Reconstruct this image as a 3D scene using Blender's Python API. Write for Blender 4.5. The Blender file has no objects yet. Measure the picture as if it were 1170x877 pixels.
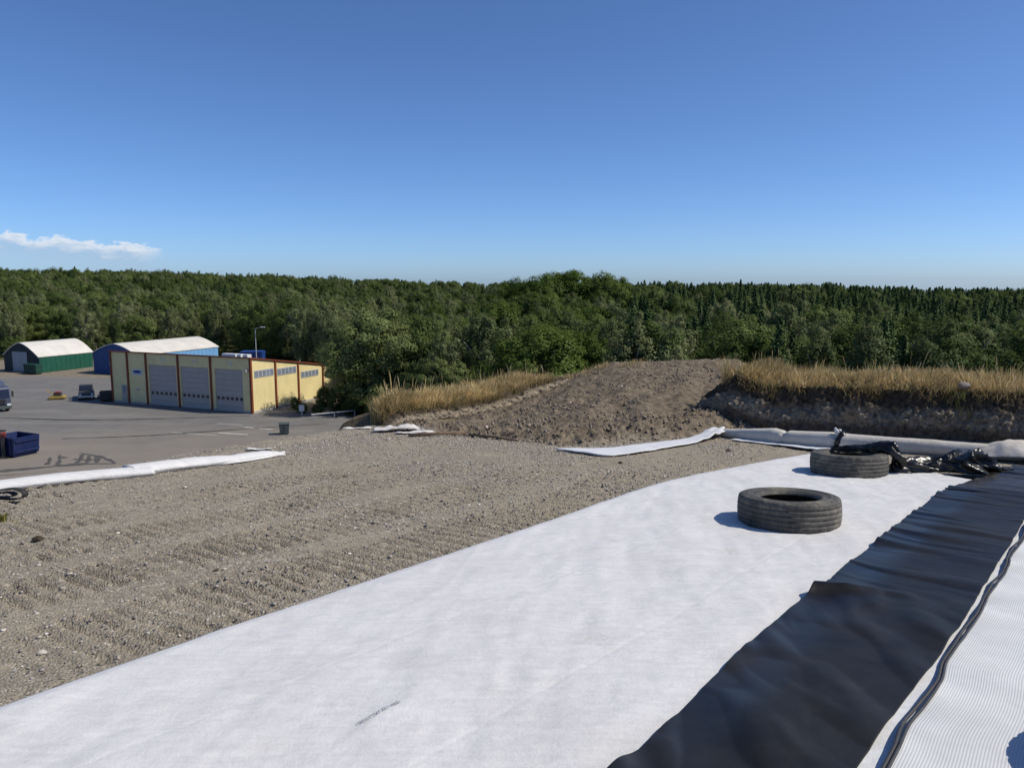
import bpy, bmesh, math, random
import numpy as np
from mathutils import Vector, Matrix, Euler

# ------------------------------------------------------------------ camera, sky, sun, exposure
scene = bpy.context.scene
C = scene.collection
CAM_H = 15.4
PITCH = math.atan(118.5 / 880)
cam_data = bpy.data.cameras.new('camera')
cam_data.sensor_width = 36.0
cam_data.lens = 880 / 1170 * 36.0
cam_data.clip_start = 0.05
cam_data.clip_end = 9000
cam = bpy.data.objects.new('camera', cam_data)
cam.location = (0, 0, CAM_H)
cam.rotation_euler = (math.pi / 2 - PITCH, 0, 0)
C.objects.link(cam)
scene.camera = cam

SUN_EL = math.radians(47)
SUN_AZ = math.radians(95)          # clockwise from +Y
SKY_STRENGTH = 0.142
world = bpy.data.worlds.new('World')
scene.world = world
world.use_nodes = True
nt = world.node_tree
nt.nodes.clear()
def wn(t, **k):
    n = nt.nodes.new(t)
    for a, b in k.items():
        setattr(n, a, b)
    return n
def wmath(op, a, b=None, c=None, clamp=False):
    n = wn('ShaderNodeMath', operation=op, use_clamp=clamp)
    for i, v in enumerate((a, b, c)):
        if v is None: continue
        if isinstance(v, (int, float)): n.inputs[i].default_value = v
        else: nt.links.new(v, n.inputs[i])
    return n.outputs[0]
sky = wn('ShaderNodeTexSky', sky_type='NISHITA', sun_disc=False)
sky.sun_elevation = SUN_EL
sky.sun_rotation = SUN_AZ
sky.altitude = 0
sky.air_density = 0.6
sky.dust_density = 0.5
sky.ozone_density = 10.0
tc = wn('ShaderNodeTexCoord')
sep = wn('ShaderNodeSeparateXYZ')
nt.links.new(tc.outputs['Generated'], sep.inputs[0])
az = wmath('ARCTAN2', sep.outputs[0], sep.outputs[1])
el = sep.outputs[2]
comb = wn('ShaderNodeCombineXYZ')
nt.links.new(wmath('MULTIPLY', az, 14.0), comb.inputs[0])
nt.links.new(wmath('MULTIPLY', el, 34.0), comb.inputs[1])
noi = wn('ShaderNodeTexNoise')
noi.inputs['Scale'].default_value = 3.2
noi.inputs['Detail'].default_value = 9
noi.inputs['Roughness'].default_value = 0.62
nt.links.new(comb.outputs[0], noi.inputs['Vector'])
# a bank of fair-weather cumulus low over the horizon: its top sinks from -35 deg towards -20 deg
top = wn('ShaderNodeMapRange')
top.inputs['From Min'].default_value = -0.60
top.inputs['From Max'].default_value = -0.40
top.inputs['To Min'].default_value = 0.053
top.inputs['To Max'].default_value = 0.036
nt.links.new(az, top.inputs['Value'])
endf = wn('ShaderNodeMapRange', interpolation_type='SMOOTHSTEP')
endf.inputs['From Min'].default_value = -0.47
endf.inputs['From Max'].default_value = -0.36
endf.inputs['To Min'].default_value = 0.0
endf.inputs['To Max'].default_value = 1.0
nt.links.new(az, endf.inputs['Value'])
lump = wmath('MULTIPLY', wmath('SUBTRACT', noi.outputs['Fac'], 0.5), 0.036)
keep = wmath('MULTIPLY', wmath('ADD', wmath('SUBTRACT', wmath('MULTIPLY', noi.outputs['Fac'], 2.4), 0.2), wmath('MULTIPLY', endf.outputs[0], -2.2)), 1.6, clamp=True)
d1 = wmath('SUBTRACT', wmath('ADD', top.outputs[0], lump), el)
m1 = wmath('MULTIPLY', wmath('MULTIPLY', d1, 260.0, clamp=True), wmath('SUBTRACT', 1.0, wmath('MULTIPLY', d1, 24.0, clamp=True)))
m1 = wmath('MULTIPLY', m1, wmath('MULTIPLY', keep, wmath('SUBTRACT', 1.0, wmath('GREATER_THAN', endf.outputs[0], 0.999))))
# thin puffs farther along
puff = wmath('SUBTRACT', wmath('MULTIPLY', wmath('SUBTRACT', noi.outputs['Fac'], 0.59), 8.0),
             wmath('MULTIPLY', wmath('ABSOLUTE', wmath('SUBTRACT', el, 0.014)), 80.0))
m2 = wmath('MULTIPLY', wmath('MULTIPLY', puff, 0.8, clamp=True), wmath('LESS_THAN', az, 0.10))
above = wmath('GREATER_THAN', el, -0.01)
mask = wmath('MULTIPLY', wmath('MAXIMUM', m1, m2), above)
rim = wmath('MULTIPLY', wmath('SUBTRACT', 1.0, wmath('MULTIPLY', d1, 62.0, clamp=True)), 1.0, clamp=True)
ccol = wn('ShaderNodeMix', data_type='RGBA')
ccol.inputs['A'].default_value = (0.40, 0.52, 0.68, 1)
ccol.inputs['B'].default_value = (0.93, 0.93, 0.93, 1)
nt.links.new(rim, ccol.inputs['Factor'])
sc_ = wn('ShaderNodeVectorMath', operation='SCALE')
nt.links.new(sky.outputs[0], sc_.inputs[0])
sc_.inputs['Scale'].default_value = SKY_STRENGTH
mixc = wn('ShaderNodeMix', data_type='RGBA')
nt.links.new(wmath('MULTIPLY', mask, 0.9), mixc.inputs['Factor'])
nt.links.new(sc_.outputs[0], mixc.inputs['A'])
nt.links.new(ccol.outputs['Result'], mixc.inputs['B'])
bg = wn('ShaderNodeBackground')
nt.links.new(mixc.outputs['Result'], bg.inputs['Color'])
bg.inputs['Strength'].default_value = 1.0
out = wn('ShaderNodeOutputWorld')
nt.links.new(bg.outputs[0], out.inputs['Surface'])

sun_data = bpy.data.lights.new('sun', 'SUN')
sun_data.energy = 4.3
sun_data.angle = math.radians(0.53)
sun_data.color = (1.0, 0.93, 0.80)
sun = bpy.data.objects.new('sun', sun_data)
sdir = Vector((math.sin(SUN_AZ) * math.cos(SUN_EL), math.cos(SUN_AZ) * math.cos(SUN_EL), math.sin(SUN_EL)))
sun.rotation_euler = (-sdir).to_track_quat('-Z', 'Y').to_euler()
sun.location = (60, -10, 90)
C.objects.link(sun)

vs = scene.view_settings
vs.view_transform = 'Standard'
vs.look = 'None'
vs.exposure = 0.0
vs.gamma = 1.0
vs.use_curve_mapping = False
scene.cycles.use_denoising = True
scene.cycles.max_bounces = 6
scene.cycles.diffuse_bounces = 3
scene.cycles.transmission_bounces = 3
scene.cycles.transparent_max_bounces = 8

# ------------------------------------------------------------------ numpy noise
def _hash(ix, iy, seed):
    n = (ix.astype(np.int64) * 374761393 + iy.astype(np.int64) * 668265263 + seed * 1442695041) & 0x7fffffff
    n = ((n ^ (n >> 13)) * 1274126177) & 0x7fffffff
    n = n ^ (n >> 16)
    return (n & 0xffff) / 65535.0
def vnoise(x, y, seed=0):
    ix = np.floor(x); iy = np.floor(y)
    fx = x - ix; fy = y - iy
    fx = fx * fx * fx * (fx * (fx * 6 - 15) + 10); fy = fy * fy * fy * (fy * (fy * 6 - 15) + 10)
    a = _hash(ix, iy, seed); b = _hash(ix + 1, iy, seed)
    c = _hash(ix, iy + 1, seed); d = _hash(ix + 1, iy + 1, seed)
    return (a * (1 - fx) + b * fx) * (1 - fy) + (c * (1 - fx) + d * fx) * fy
def fbm(x, y, size, octaves=4, seed=0, gain=0.5):
    x = np.asarray(x, float) / size; y = np.asarray(y, float) / size
    s = 0; a = 1; t = 0
    for o in range(octaves):
        c, sn = math.cos(0.6 * o + 0.3), math.sin(0.6 * o + 0.3)
        s = s + a * (vnoise(c * x - sn * y + 17.3 * o, sn * x + c * y + 9.1 * o, seed + o) * 2 - 1)
        t += a; a *= gain; x = x * 2.03; y = y * 2.03
    return s / t
def sstep(a, b, v):
    t = np.clip((v - a) / (b - a), 0, 1)
    return t * t * (3 - 2 * t)

# ------------------------------------------------------------------ terrain height
POLY = np.array([(-7.6, -60), (-7.2, 4), (-6.9, 8), (-6.5, 10.2), (-6.0, 11.7), (-5.4, 13.9), (-4.6, 15.6),
                 (-3.9, 17.2), (-3.3, 19), (-2.2, 22), (0, 26), (3, 28.2), (8, 28), (14, 24), (60, 22), (60, -60)], float)
def outside(x, y):
    """signed distance to the plateau's rim, positive outside"""
    x = np.asarray(x, float); y = np.asarray(y, float)
    best = np.full(x.shape, 1e18); ins = np.zeros(x.shape, bool)
    n = len(POLY)
    for i in range(n):
        ax, ay = POLY[i]; bx, by = POLY[(i + 1) % n]
        dx, dy = bx - ax, by - ay
        t = np.clip(((x - ax) * dx + (y - ay) * dy) / (dx * dx + dy * dy), 0, 1)
        best = np.minimum(best, (x - ax - t * dx) ** 2 + (y - ay - t * dy) ** 2)
        if dy != 0:
            cond = ((ay > y) != (by > y)) & (x < dx * (y - ay) / dy + ax)
            ins ^= cond
    d = np.sqrt(best)
    return np.where(ins, -d, d)
def foot(x):
    return np.interp(x, [-4, -2.5, -1.5, 0.8, 1.75, 4.2, 6, 9, 14], [19, 17.0, 15.4, 13.2, 13.5, 15.2, 16.5, 16.5, 16.5])
def mound_t(x, y):
    f = foot(x)
    return (y - f) / (24.6 - f)
def far_ground(x, y):
    r = np.hypot(x, y)
    return sstep(170, 480, y) * (4.0 - 8.5 * np.clip(x / np.maximum(y, 1), -0.6, 0.45)) - 0.035 * np.maximum(r - 560, 0)
def base_h(x, y):
    x = np.asarray(x, float); y = np.asarray(y, float)
    p = 13.78 - 0.095 * np.clip(y, -40, 40)
    t = mound_t(x, y)
    f = foot(x)
    m = np.where(y > f, 0.16 * sstep(0, 0.9, y - f) + 1.08 * np.clip(t, 0, 1.0) + 0.12 * np.clip(x / 4, -1, 1) * np.clip(t, 0, 1), 0)
    m = m * np.interp(x, [-1.5, -0.5, 0.4, 1.7, 3.2, 7.2, 8.6], [0.02, 0.12, 0.30, 0.64, 0.97, 1.06, 0.25])
    m = m - 0.9 * np.clip(t - 1.05, 0, 2)
    z = p + m
    d = outside(x, y)
    k = 1.2
    dd = np.maximum(d + k, 0)
    fall = np.where(d < k, 0.42 * dd * dd / (4 * k), 0.42 * d)
    z = z - fall
    g = far_ground(x, y)
    # soft toe
    q = np.clip((z - g) / 4.0, -1, 1)
    return np.where(z - g > 4, z, np.where(z - g < -4, g, g + 4 * (q + 1) ** 2 / 4)) - np.where(z - g > 4, 0, 0)
def rough_h(x, y):
    """relief of the bare ground on top of base_h; also returns masks"""
    t = mound_t(x, y); f = foot(x)
    earth = sstep(-0.25, 0.5, y - f + 0.35 * fbm(x, y, 1.1, 3, 5))
    r = 0.020 * fbm(x, y, 1.3, 3, 1) + 0.010 * fbm(x, y, 0.16, 4, 2) + 0.007 * fbm(x, y, 0.05, 2, 3)
    # grouser marks of a tracked machine
    ex, ey = 0.82, -0.57
    u = x * ex + y * ey
    v = -x * ey + y * ex
    v = v + 0.030 * fbm(x, y, 0.9, 2, 8)
    lane = 0.5 + 0.5 * np.sin((u + 0.25 * fbm(x, y, 2.0, 3, 9)) * 2 * math.pi / 1.15)
    fr = (v / 0.15) % 1.0
    wave = np.where(fr < 0.6, 0.0, np.sin((fr - 0.6) / 0.4 * math.pi))
    patch = sstep(-0.45, 0.0, fbm(x, y, 2.2, 2, 11)) * sstep(0.12, 0.4, lane) * (1 - sstep(9.5, 12, y))
    wave = np.where(fr < 0.5, 0.0, np.sin((fr - 0.5) / 0.5 * math.pi)) - 0.5 * np.exp(-((fr - 0.40) / 0.12) ** 2)
    patch = patch * (1 - earth)
    r = r - patch * 0.052 * wave * (0.45 + 0.9 * np.clip(0.5 + fbm(x, y, 0.35, 2, 13), 0, 1))
    big = 1 - np.abs(fbm(x, y, 0.9, 4, 21, 0.55)) * 2
    lumps = 0.035 * (big - 0.55) + 0.055 * np.clip(fbm(x, y, 0.30, 4, 23, 0.6), -0.5, 1) + 0.048 * fbm(x, y, 0.11, 3, 24, 0.6)
    ruts = 0.045 * np.sin((x * 0.75 - y * 0.25) * 6.0 + 2.5 * fbm(x, y, 2.5, 2, 25)) * sstep(-0.2, 0.3, fbm(x, y, 1.6, 2, 26)) + 0.02 * np.sin((x * 0.3 + y * 0.9) * 34 + 2 * fbm(x, y, 0.6, 2, 27)) * sstep(0.0, 0.4, fbm(x, y, 1.2, 2, 28))
    edge = 1 + 1.2 * np.exp(-((y - f - 0.7) / 0.8) ** 2)
    r = r + earth * (lumps * edge + ruts)
    return r, earth
def ground_z(x, y):
    x = np.atleast_1d(np.asarray(x, float)); y = np.atleast_1d(np.asarray(y, float))
    return base_h(x, y) + rough_h(x, y)[0]
def gz(x, y):
    return float(ground_z(x, y)[0])
def pz(x, y):
    return float(base_h(np.array([x]), np.array([y]))[0])

# ------------------------------------------------------------------ mesh helpers
def mesh_obj(name, verts, faces, mat=None, parent=None, smooth=False, kind=None, loc=None):
    me = bpy.data.meshes.new(name)
    verts = np.asarray(verts, dtype=np.float32)
    if isinstance(faces, np.ndarray):
        n, k = faces.shape
        me.vertices.add(len(verts)); me.vertices.foreach_set('co', verts.ravel())
        me.loops.add(n * k); me.loops.foreach_set('vertex_index', faces.astype(np.int32).ravel())
        me.polygons.add(n)
        me.polygons.foreach_set('loop_start', np.arange(0, n * k, k, dtype=np.int32))
        me.polygons.foreach_set('loop_total', np.full(n, k, dtype=np.int32))
        me.update(calc_edges=True)
    else:
        me.from_pydata([tuple(v) for v in verts.tolist()], [], faces)
        me.update()
    if smooth:
        me.polygons.foreach_set('use_smooth', np.ones(len(me.polygons), bool))
    if mat: me.materials.append(mat)
    o = bpy.data.objects.new(name, me)
    C.objects.link(o)
    if parent: o.parent = parent
    if kind: o['kind'] = kind
    if loc is not None: o.location = loc
    return o
def empty(name, loc=(0, 0, 0), rz=0.0):
    o = bpy.data.objects.new(name, None)
    o.empty_display_size = 0.2
    o.location = loc; o.rotation_euler = (0, 0, rz)
    C.objects.link(o)
    return o
def tag(o, label, cat, group=None):
    o['label'] = label; o['category'] = cat
    if group: o['group'] = group
    return o
def point_col(o, name, arr):
    a = o.data.attributes.new(name, 'FLOAT_COLOR', 'POINT')
    arr = np.asarray(arr, np.float32)
    if arr.shape[1] == 3: arr = np.hstack([arr, np.ones((len(arr), 1), np.float32)])
    a.data.foreach_set('color', arr.ravel())
def grid_faces(nu, nv):
    i = np.arange(nu * nv).reshape(nu, nv)
    return np.stack([i[:-1, :-1].ravel(), i[1:, :-1].ravel(), i[1:, 1:].ravel(), i[:-1, 1:].ravel()], 1)
class MB:
    """collects shapes for one mesh"""
    def __init__(s): s.v = []; s.f = []
    def add(s, verts, faces):
        o = len(s.v); s.v += [tuple(v) for v in verts]; s.f += [tuple(i + o for i in f) for f in faces]; return s
    def box(s, x0, x1, y0, y1, z0, z1):
        vv = [(x, y, z) for z in (z0, z1) for y in (y0, y1) for x in (x0, x1)]
        return s.add(vv, [(0, 2, 3, 1), (4, 5, 7, 6), (0, 1, 5, 4), (1, 3, 7, 5), (3, 2, 6, 7), (2, 0, 4, 6)])
    def prism(s, pts, axis, a, b):
        """pts: 2D polygon swept along an axis ('x','y','z') from a to b"""
        def mk(p, t):
            return {'x': (t, p[0], p[1]), 'y': (p[0], t, p[1]), 'z': (p[0], p[1], t)}[axis]
        n = len(pts)
        vv = [mk(p, a) for p in pts] + [mk(p, b) for p in pts]
        ff = [tuple(range(n - 1, -1, -1)), tuple(range(n, 2 * n))]
        ff += [(i, (i + 1) % n, n + (i + 1) % n, n + i) for i in range(n)]
        return s.add(vv, ff)
    def cyl(s, p0, p1, r0, r1=None, n=10):
        r1 = r0 if r1 is None else r1
        p0 = Vector(p0); p1 = Vector(p1); d = (p1 - p0).normalized()
        a = d.orthogonal().normalized(); b = d.cross(a)
        vv = []
        for p, r in ((p0, r0), (p1, r1)):
            for i in range(n):
                t = 2 * math.pi * i / n
                vv.append(p + (a * math.cos(t) + b * math.sin(t)) * r)
        ff = [tuple(range(n - 1, -1, -1)), tuple(range(n, 2 * n))] + [(i, (i + 1) % n, n + (i + 1) % n, n + i) for i in range(n)]
        return s.add(vv, ff)
    def lathe(s, prof, n=24, axis='z', closed=False):
        vv = []
        for i in range(n):
            t = 2 * math.pi * i / n
            for r, h in prof:
                p = (r * math.cos(t), r * math.sin(t), h)
                if axis == 'y': p = (p[0], h, p[1])
                if axis == 'x': p = (h, p[0], p[1])
                vv.append(p)
        m = len(prof); ff = []
        for i in range(n):
            j = (i + 1) % n
            for k in range(m if closed else m - 1):
                k2 = (k + 1) % m
                ff.append((i * m + k, j * m + k, j * m + k2, i * m + k2))
        return s.add(vv, ff)
    def build(s, name, mat, parent=None, smooth=False, bevel=0.0, loc=None):
        o = mesh_obj(name, s.v, s.f, mat, parent, smooth, loc=loc)
        if bevel:
            b = o.modifiers.new('bevel', 'BEVEL'); b.width = bevel; b.segments = 2; b.limit_method = 'ANGLE'
        return o
def tube(path, radii, n=14, flat=1.0, squash=None, closed_ends=True):
    """swept tube; returns verts, faces"""
    P = [Vector(p) for p in path]; vv = []; ff = []
    for i, p in enumerate(P):
        t = (P[min(i + 1, len(P) - 1)] - P[max(i - 1, 0)]).normalized()
        side = t.cross(Vector((0, 0, 1))).normalized(); up = side.cross(t)
        r = radii[i] if hasattr(radii, '__len__') else radii
        for k in range(n):
            a = 2 * math.pi * k / n
            vv.append(p + side * math.cos(a) * r + up * math.sin(a) * r * flat)
    for i in range(len(P) - 1):
        for k in range(n):
            ff.append((i * n + k, i * n + (k + 1) % n, (i + 1) * n + (k + 1) % n, (i + 1) * n + k))
    if closed_ends:
        ff.append(tuple(range(n - 1, -1, -1))); ff.append(tuple(range((len(P) - 1) * n, len(P) * n)))
    return vv, ff

# ------------------------------------------------------------------ materials
def lin(c):
    return tuple(((v / 255) / 12.92 if v / 255 <= 0.04045 else ((v / 255 + 0.055) / 1.055) ** 2.4) for v in c) + (1,)
class MT:
    def __init__(s, name):
        s.m = bpy.data.materials.new(name); s.m.use_nodes = True
        s.t = s.m.node_tree; s.b = s.t.nodes['Principled BSDF']
    def n(s, ty, **k):
        o = s.t.nodes.new(ty)
        for a, b in k.items(): setattr(o, a, b)
        return o
    def lk(s, a, b): s.t.links.new(a, b)
    def coord(s, kind='Object', scale=(1, 1, 1)):
        c = s.n('ShaderNodeTexCoord'); mp = s.n('ShaderNodeMapping')
        mp.inputs['Scale'].default_value = scale
        s.lk(c.outputs[kind], mp.inputs['Vector']); return mp.outputs[0]
    def noise(s, vec, scale, detail=4, rough=0.55):
        o = s.n('ShaderNodeTexNoise'); o.inputs['Scale'].default_value = scale
        o.inputs['Detail'].default_value = detail; o.inputs['Roughness'].default_value = rough
        s.lk(vec, o.inputs['Vector']); return o.outputs['Fac']
    def ramp(s, fac, stops, interp='LINEAR'):
        r = s.n('ShaderNodeValToRGB'); r.color_ramp.interpolation = interp
        e = r.color_ramp.elements
        e[0].position, e[0].color = stops[0]; e[1].position, e[1].color = stops[-1]
        for p, c in stops[1:-1]:
            q = e.new(p); q.color = c
        s.lk(fac, r.inputs['Fac']); return r.outputs['Color']
    def mix(s, f, a, b, mode='MIX'):
        o = s.n('ShaderNodeMix', data_type='RGBA', blend_type=mode)
        for v, i in ((f, 'Factor'), (a, 'A'), (b, 'B')):
            if isinstance(v, (int, float)): o.inputs[i].default_value = v
            elif isinstance(v, tuple): o.inputs[i].default_value = v
            else: s.lk(v, o.inputs[i])
        return o.outputs['Result']
    def math(s, op, a, b=0.0, clamp=False):
        o = s.n('ShaderNodeMath', operation=op, use_clamp=clamp)
        for i, v in enumerate((a, b)):
            if isinstance(v, (int, float)): o.inputs[i].default_value = v
            else: s.lk(v, o.inputs[i])
        return o.outputs[0]
    def base(s, c):
        if isinstance(c, tuple): s.b.inputs['Base Color'].default_value = c
        else: s.lk(c, s.b.inputs['Base Color'])
    def set(s, rough=0.8, spec=0.3, metal=0.0):
        if isinstance(rough, (int, float)): s.b.inputs['Roughness'].default_value = rough
        else: s.lk(rough, s.b.inputs['Roughness'])
        s.b.inputs['Specular IOR Level'].default_value = spec; s.b.inputs['Metallic'].default_value = metal
    def bump(s, h, strength=0.3, dist=0.02):
        o = s.n('ShaderNodeBump'); o.inputs['Strength'].default_value = strength; o.inputs['Distance'].default_value = dist
        s.lk(h, o.inputs['Height']); s.lk(o.outputs[0], s.b.inputs['Normal'])
def paint(name, rgb, rough=0.6, spec=0.4, var=0.12, scale=3.0, metal=0.0, dirt=0.0):
    m = MT(name); v = m.coord()
    f = m.noise(v, scale, 5, 0.6)
    c = tuple(rgb)
    dk = tuple(x * (1 - var) for x in c[:3]) + (1,); lt = tuple(min(1, x * (1 + var)) for x in c[:3]) + (1,)
    col = m.ramp(f, [(0.3, dk), (0.7, lt)])
    if dirt:
        g = m.noise(v, scale * 0.6, 6, 0.7)
        col = m.mix(m.math('MULTIPLY', m.ramp(g, [(0.45, (0, 0, 0, 1)), (0.75, (1, 1, 1, 1))]), dirt), col, (0.16, 0.13, 0.095, 1))
    m.base(col); m.set(rough, spec, metal)
    return m.m
def attr_mat(name, attr, rough=0.95, bump=None):
    m = MT(name); a = m.n('ShaderNodeAttribute', attribute_name=attr)
    v = m.coord(); f = m.noise(v, 60, 3)
    m.base(m.mix(0.6, a.outputs['Color'], m.ramp(f, [(0.3, (0.6, 0.6, 0.6, 1)), (0.7, (1.25, 1.25, 1.25, 1))]), 'MULTIPLY'))
    m.set(rough, 0.15)
    return m.m

# bare ground: gravel, sandy patches, brown disturbed earth
def ground_material():
    m = MT('gravel_and_earth'); v = m.coord()
    a = m.n('ShaderNodeAttribute', attribute_name='mask'); sp = m.n('ShaderNodeSeparateColor'); m.lk(a.outputs['Color'], sp.inputs[0])
    vo = m.n('ShaderNodeTexVoronoi'); vo.inputs['Scale'].default_value = 62; m.lk(v, vo.inputs['Vector'])
    vo2 = m.n('ShaderNodeTexVoronoi'); vo2.inputs['Scale'].default_value = 26; m.lk(v, vo2.inputs['Vector'])
    s1 = m.n('ShaderNodeSeparateColor'); m.lk(vo.outputs['Color'], s1.inputs[0])
    s2 = m.n('ShaderNodeSeparateColor'); m.lk(vo2.outputs['Color'], s2.inputs[0])
    peb = m.ramp(s1.outputs[0], [(0.0, (0.11, 0.098, 0.078, 1)), (0.5, (0.33, 0.287, 0.222, 1)), (0.85, (0.47, 0.415, 0.33, 1)), (1.0, (0.60, 0.56, 0.50, 1))])
    fines = m.ramp(m.noise(v, 9, 7, 0.7), [(0.3, (0.195, 0.168, 0.126, 1)), (0.7, (0.40, 0.347, 0.265, 1))])
    g = m.mix(m.ramp(s2.outputs[1], [(0.35, (0.15, 0.15, 0.15, 1)), (0.6, (0.8, 0.8, 0.8, 1))]), fines, peb)
    big = m.noise(v, 0.55, 4, 0.6)
    g = m.mix(m.ramp(big, [(0.4, (0, 0, 0, 1)), (0.62, (0.75, 0.75, 0.75, 1))]), g, m.mix(0.55, g, (0.36, 0.315, 0.24, 1)))
    g = m.mix(m.ramp(m.noise(v, 1.7, 5, 0.65), [(0.46, (0, 0, 0, 1)), (0.72, (0.4, 0.4, 0.4, 1))]), g, (0.185, 0.164, 0.132, 1))
    sand = m.mix(m.noise(v, 30, 5, 0.7), (0.25, 0.212, 0.155, 1), (0.42, 0.365, 0.275, 1))
    g = m.mix(m.math('MULTIPLY', sp.outputs[1], 0.75), g, sand)
    e1 = m.ramp(m.noise(v, 4.5, 8, 0.72), [(0.3, (0.078, 0.062, 0.044, 1)), (0.52, (0.185, 0.150, 0.108, 1)), (0.78, (0.31, 0.260, 0.190, 1))])
    e1 = m.mix(m.ramp(m.noise(v, 45, 4, 0.7), [(0.55, (0, 0, 0, 1)), (0.8, (0.6, 0.6, 0.6, 1))]), e1, (0.27, 0.215, 0.155, 1))
    col = m.mix(sp.outputs[0], g, e1)
    col = m.mix(sp.outputs[2], col, m.mix(m.noise(v, 3, 5, 0.7), (0.05, 0.062, 0.02, 1), (0.16, 0.13, 0.065, 1)))
    m.base(col); m.set(0.95, 0.12)
    h = m.math('ADD', m.math('MULTIPLY', vo.outputs['Distance'], -0.8), m.noise(v, 38, 5, 0.7))
    m.bump(h, 0.75, 0.02)
    return m.m
M_GROUND = ground_material()
def terrain_material():
    m = MT('grass_slope_and_forest_floor'); v = m.coord()
    f = m.noise(v, 0.25, 8, 0.7)
    c = m.ramp(f, [(0.3, (0.028, 0.034, 0.012, 1)), (0.55, (0.062, 0.066, 0.026, 1)), (0.75, (0.13, 0.115, 0.06, 1))])
    a = m.n('ShaderNodeAttribute', attribute_name='mask'); sp = m.n('ShaderNodeSeparateColor'); m.lk(a.outputs['Color'], sp.inputs[0])
    g = m.ramp(m.noise(v, 1.2, 8, 0.7), [(0.3, (0.15, 0.125, 0.095, 1)), (0.7, (0.29, 0.25, 0.195, 1))])
    m.base(m.mix(sp.outputs[0], c, g)); m.set(0.95, 0.1)
    m.bump(m.noise(v, 3, 6, 0.7), 0.6, 0.2)
    return m.m
M_TERRAIN = terrain_material()

def fabric_white(name, base=(0.70, 0.715, 0.735), dirt=(0.50, 0.49, 0.47), amount=0.45):
    m = MT(name); v = m.coord()
    fib = m.noise(v, 240, 3, 0.6)
    c = m.ramp(m.noise(v, 2.2, 6, 0.65), [(0.3, tuple(x * 0.93 for x in base) + (1,)), (0.7, base + (1,))])
    g = m.ramp(m.noise(v, 1.3, 9, 0.75), [(0.47, (0, 0, 0, 1)), (0.80, (amount,) * 3 + (1,))])
    c = m.mix(g, c, dirt + (1,))
    c = m.mix(m.ramp(m.noise(v, 14, 5, 0.7), [(0.5, (0, 0, 0, 1)), (0.8, (0.30, 0.30, 0.30, 1))]), c, tuple(x * 0.72 for x in base) + (1,))
    sp = m.ramp(m.noise(v, 70, 2, 0.5), [(0.72, (0, 0, 0, 1)), (0.78, (0.5, 0.5, 0.5, 1))])
    c = m.mix(sp, c, (0.36, 0.33, 0.29, 1))
    c = m.mix(1.0, c, m.ramp(m.noise(m.coord('Object', (5, 26, 5)), 1.0, 5, 0.7), [(0.35, (0.93, 0.93, 0.93, 1)), (0.62, (1.04, 1.04, 1.04, 1))]), 'MULTIPLY')
    vf = m.n('ShaderNodeTexVoronoi'); vf.inputs['Scale'].default_value = 1.1; m.lk(v, vf.inputs['Vector'])
    foot_ = m.math('MULTIPLY', m.ramp(vf.outputs['Distance'], [(0.06, (1, 1, 1, 1)), (0.16, (0, 0, 0, 1))]), m.ramp(m.noise(v, 24, 4, 0.7), [(0.45, (0, 0, 0, 1)), (0.65, (0.55, 0.55, 0.55, 1))]))
    c = m.mix(foot_, c, (0.40, 0.36, 0.30, 1))
    m.base(c); m.set(0.9, 0.15)
    m.b.inputs['Sheen Weight'].default_value = 0.15
    cr = m.n('ShaderNodeTexNoise'); cr.noise_type = 'RIDGED_MULTIFRACTAL'; cr.inputs['Scale'].default_value = 2.6; cr.inputs['Detail'].default_value = 5; cr.inputs['Roughness'].default_value = 0.6
    m.lk(m.coord('Object', (0.8, 1.7, 1)), cr.inputs['Vector'])
    hs = m.math('ADD', m.math('MULTIPLY', cr.outputs['Fac'], 0.9), m.math('ADD', m.math('MULTIPLY', m.noise(v, 16, 5, 0.7), 0.8), m.math('MULTIPLY', fib, 0.10)))
    m.bump(hs, 0.6, 0.014)
    return m.m
M_WHITE = fabric_white('white_geotextile', (0.655, 0.65, 0.642), (0.47, 0.45, 0.42), 0.55)
M_WHITE2 = fabric_white('white_felt', (0.66, 0.67, 0.68))
M_ROLL = fabric_white('dusty_grey_felt', (0.56, 0.53, 0.47), (0.38, 0.32, 0.24), 0.6)
M_BLACK = None
def liner_material(name, dusty):
    m = MT(name); v = m.coord()
    a = m.n('ShaderNodeAttribute', attribute_name='mask'); sp = m.n('ShaderNodeSeparateColor'); m.lk(a.outputs['Color'], sp.inputs[0])
    d = m.ramp(m.noise(v, 1.6, 8, 0.72), [(0.42, (0, 0, 0, 1)), (0.8, (0.45 * dusty,) * 3 + (1,))])
    c = m.mix(d, (0.0095, 0.0092, 0.0090, 1), (0.14, 0.125, 0.105, 1))
    sp2 = m.ramp(m.noise(v, 90, 2, 0.5), [(0.72, (0, 0, 0, 1)), (0.78, (0.4, 0.4, 0.4, 1))])
    c = m.mix(sp2, c, (0.10, 0.09, 0.075, 1))
    m.base(c)
    r = m.math('ADD', m.math('MULTIPLY', m.math('MULTIPLY', sp.outputs[0], m.noise(v, 2.5, 4, 0.6)), -0.34), 0.46)
    m.set(m.math('ADD', r, m.math('MULTIPLY', m.noise(v, 5, 5, 0.6), 0.10)), 0.20)
    m.bump(m.noise(v, 260, 2, 0.5), 0.12, 0.002)
    return m.m
M_LINER = liner_material('black_liner_plastic', 0.35)
M_LINER_D = liner_material('dusty_black_liner_plastic', 1.3)
def foil_material():
    m = MT('black_plastic_foil'); v = m.coord()
    m.base((0.008, 0.008, 0.008, 1)); m.set(0.32, 0.45)
    m.bump(m.noise(v, 9, 3, 0.5), 0.4, 0.05)
    return m.m
M_FOIL = foil_material()
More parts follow.
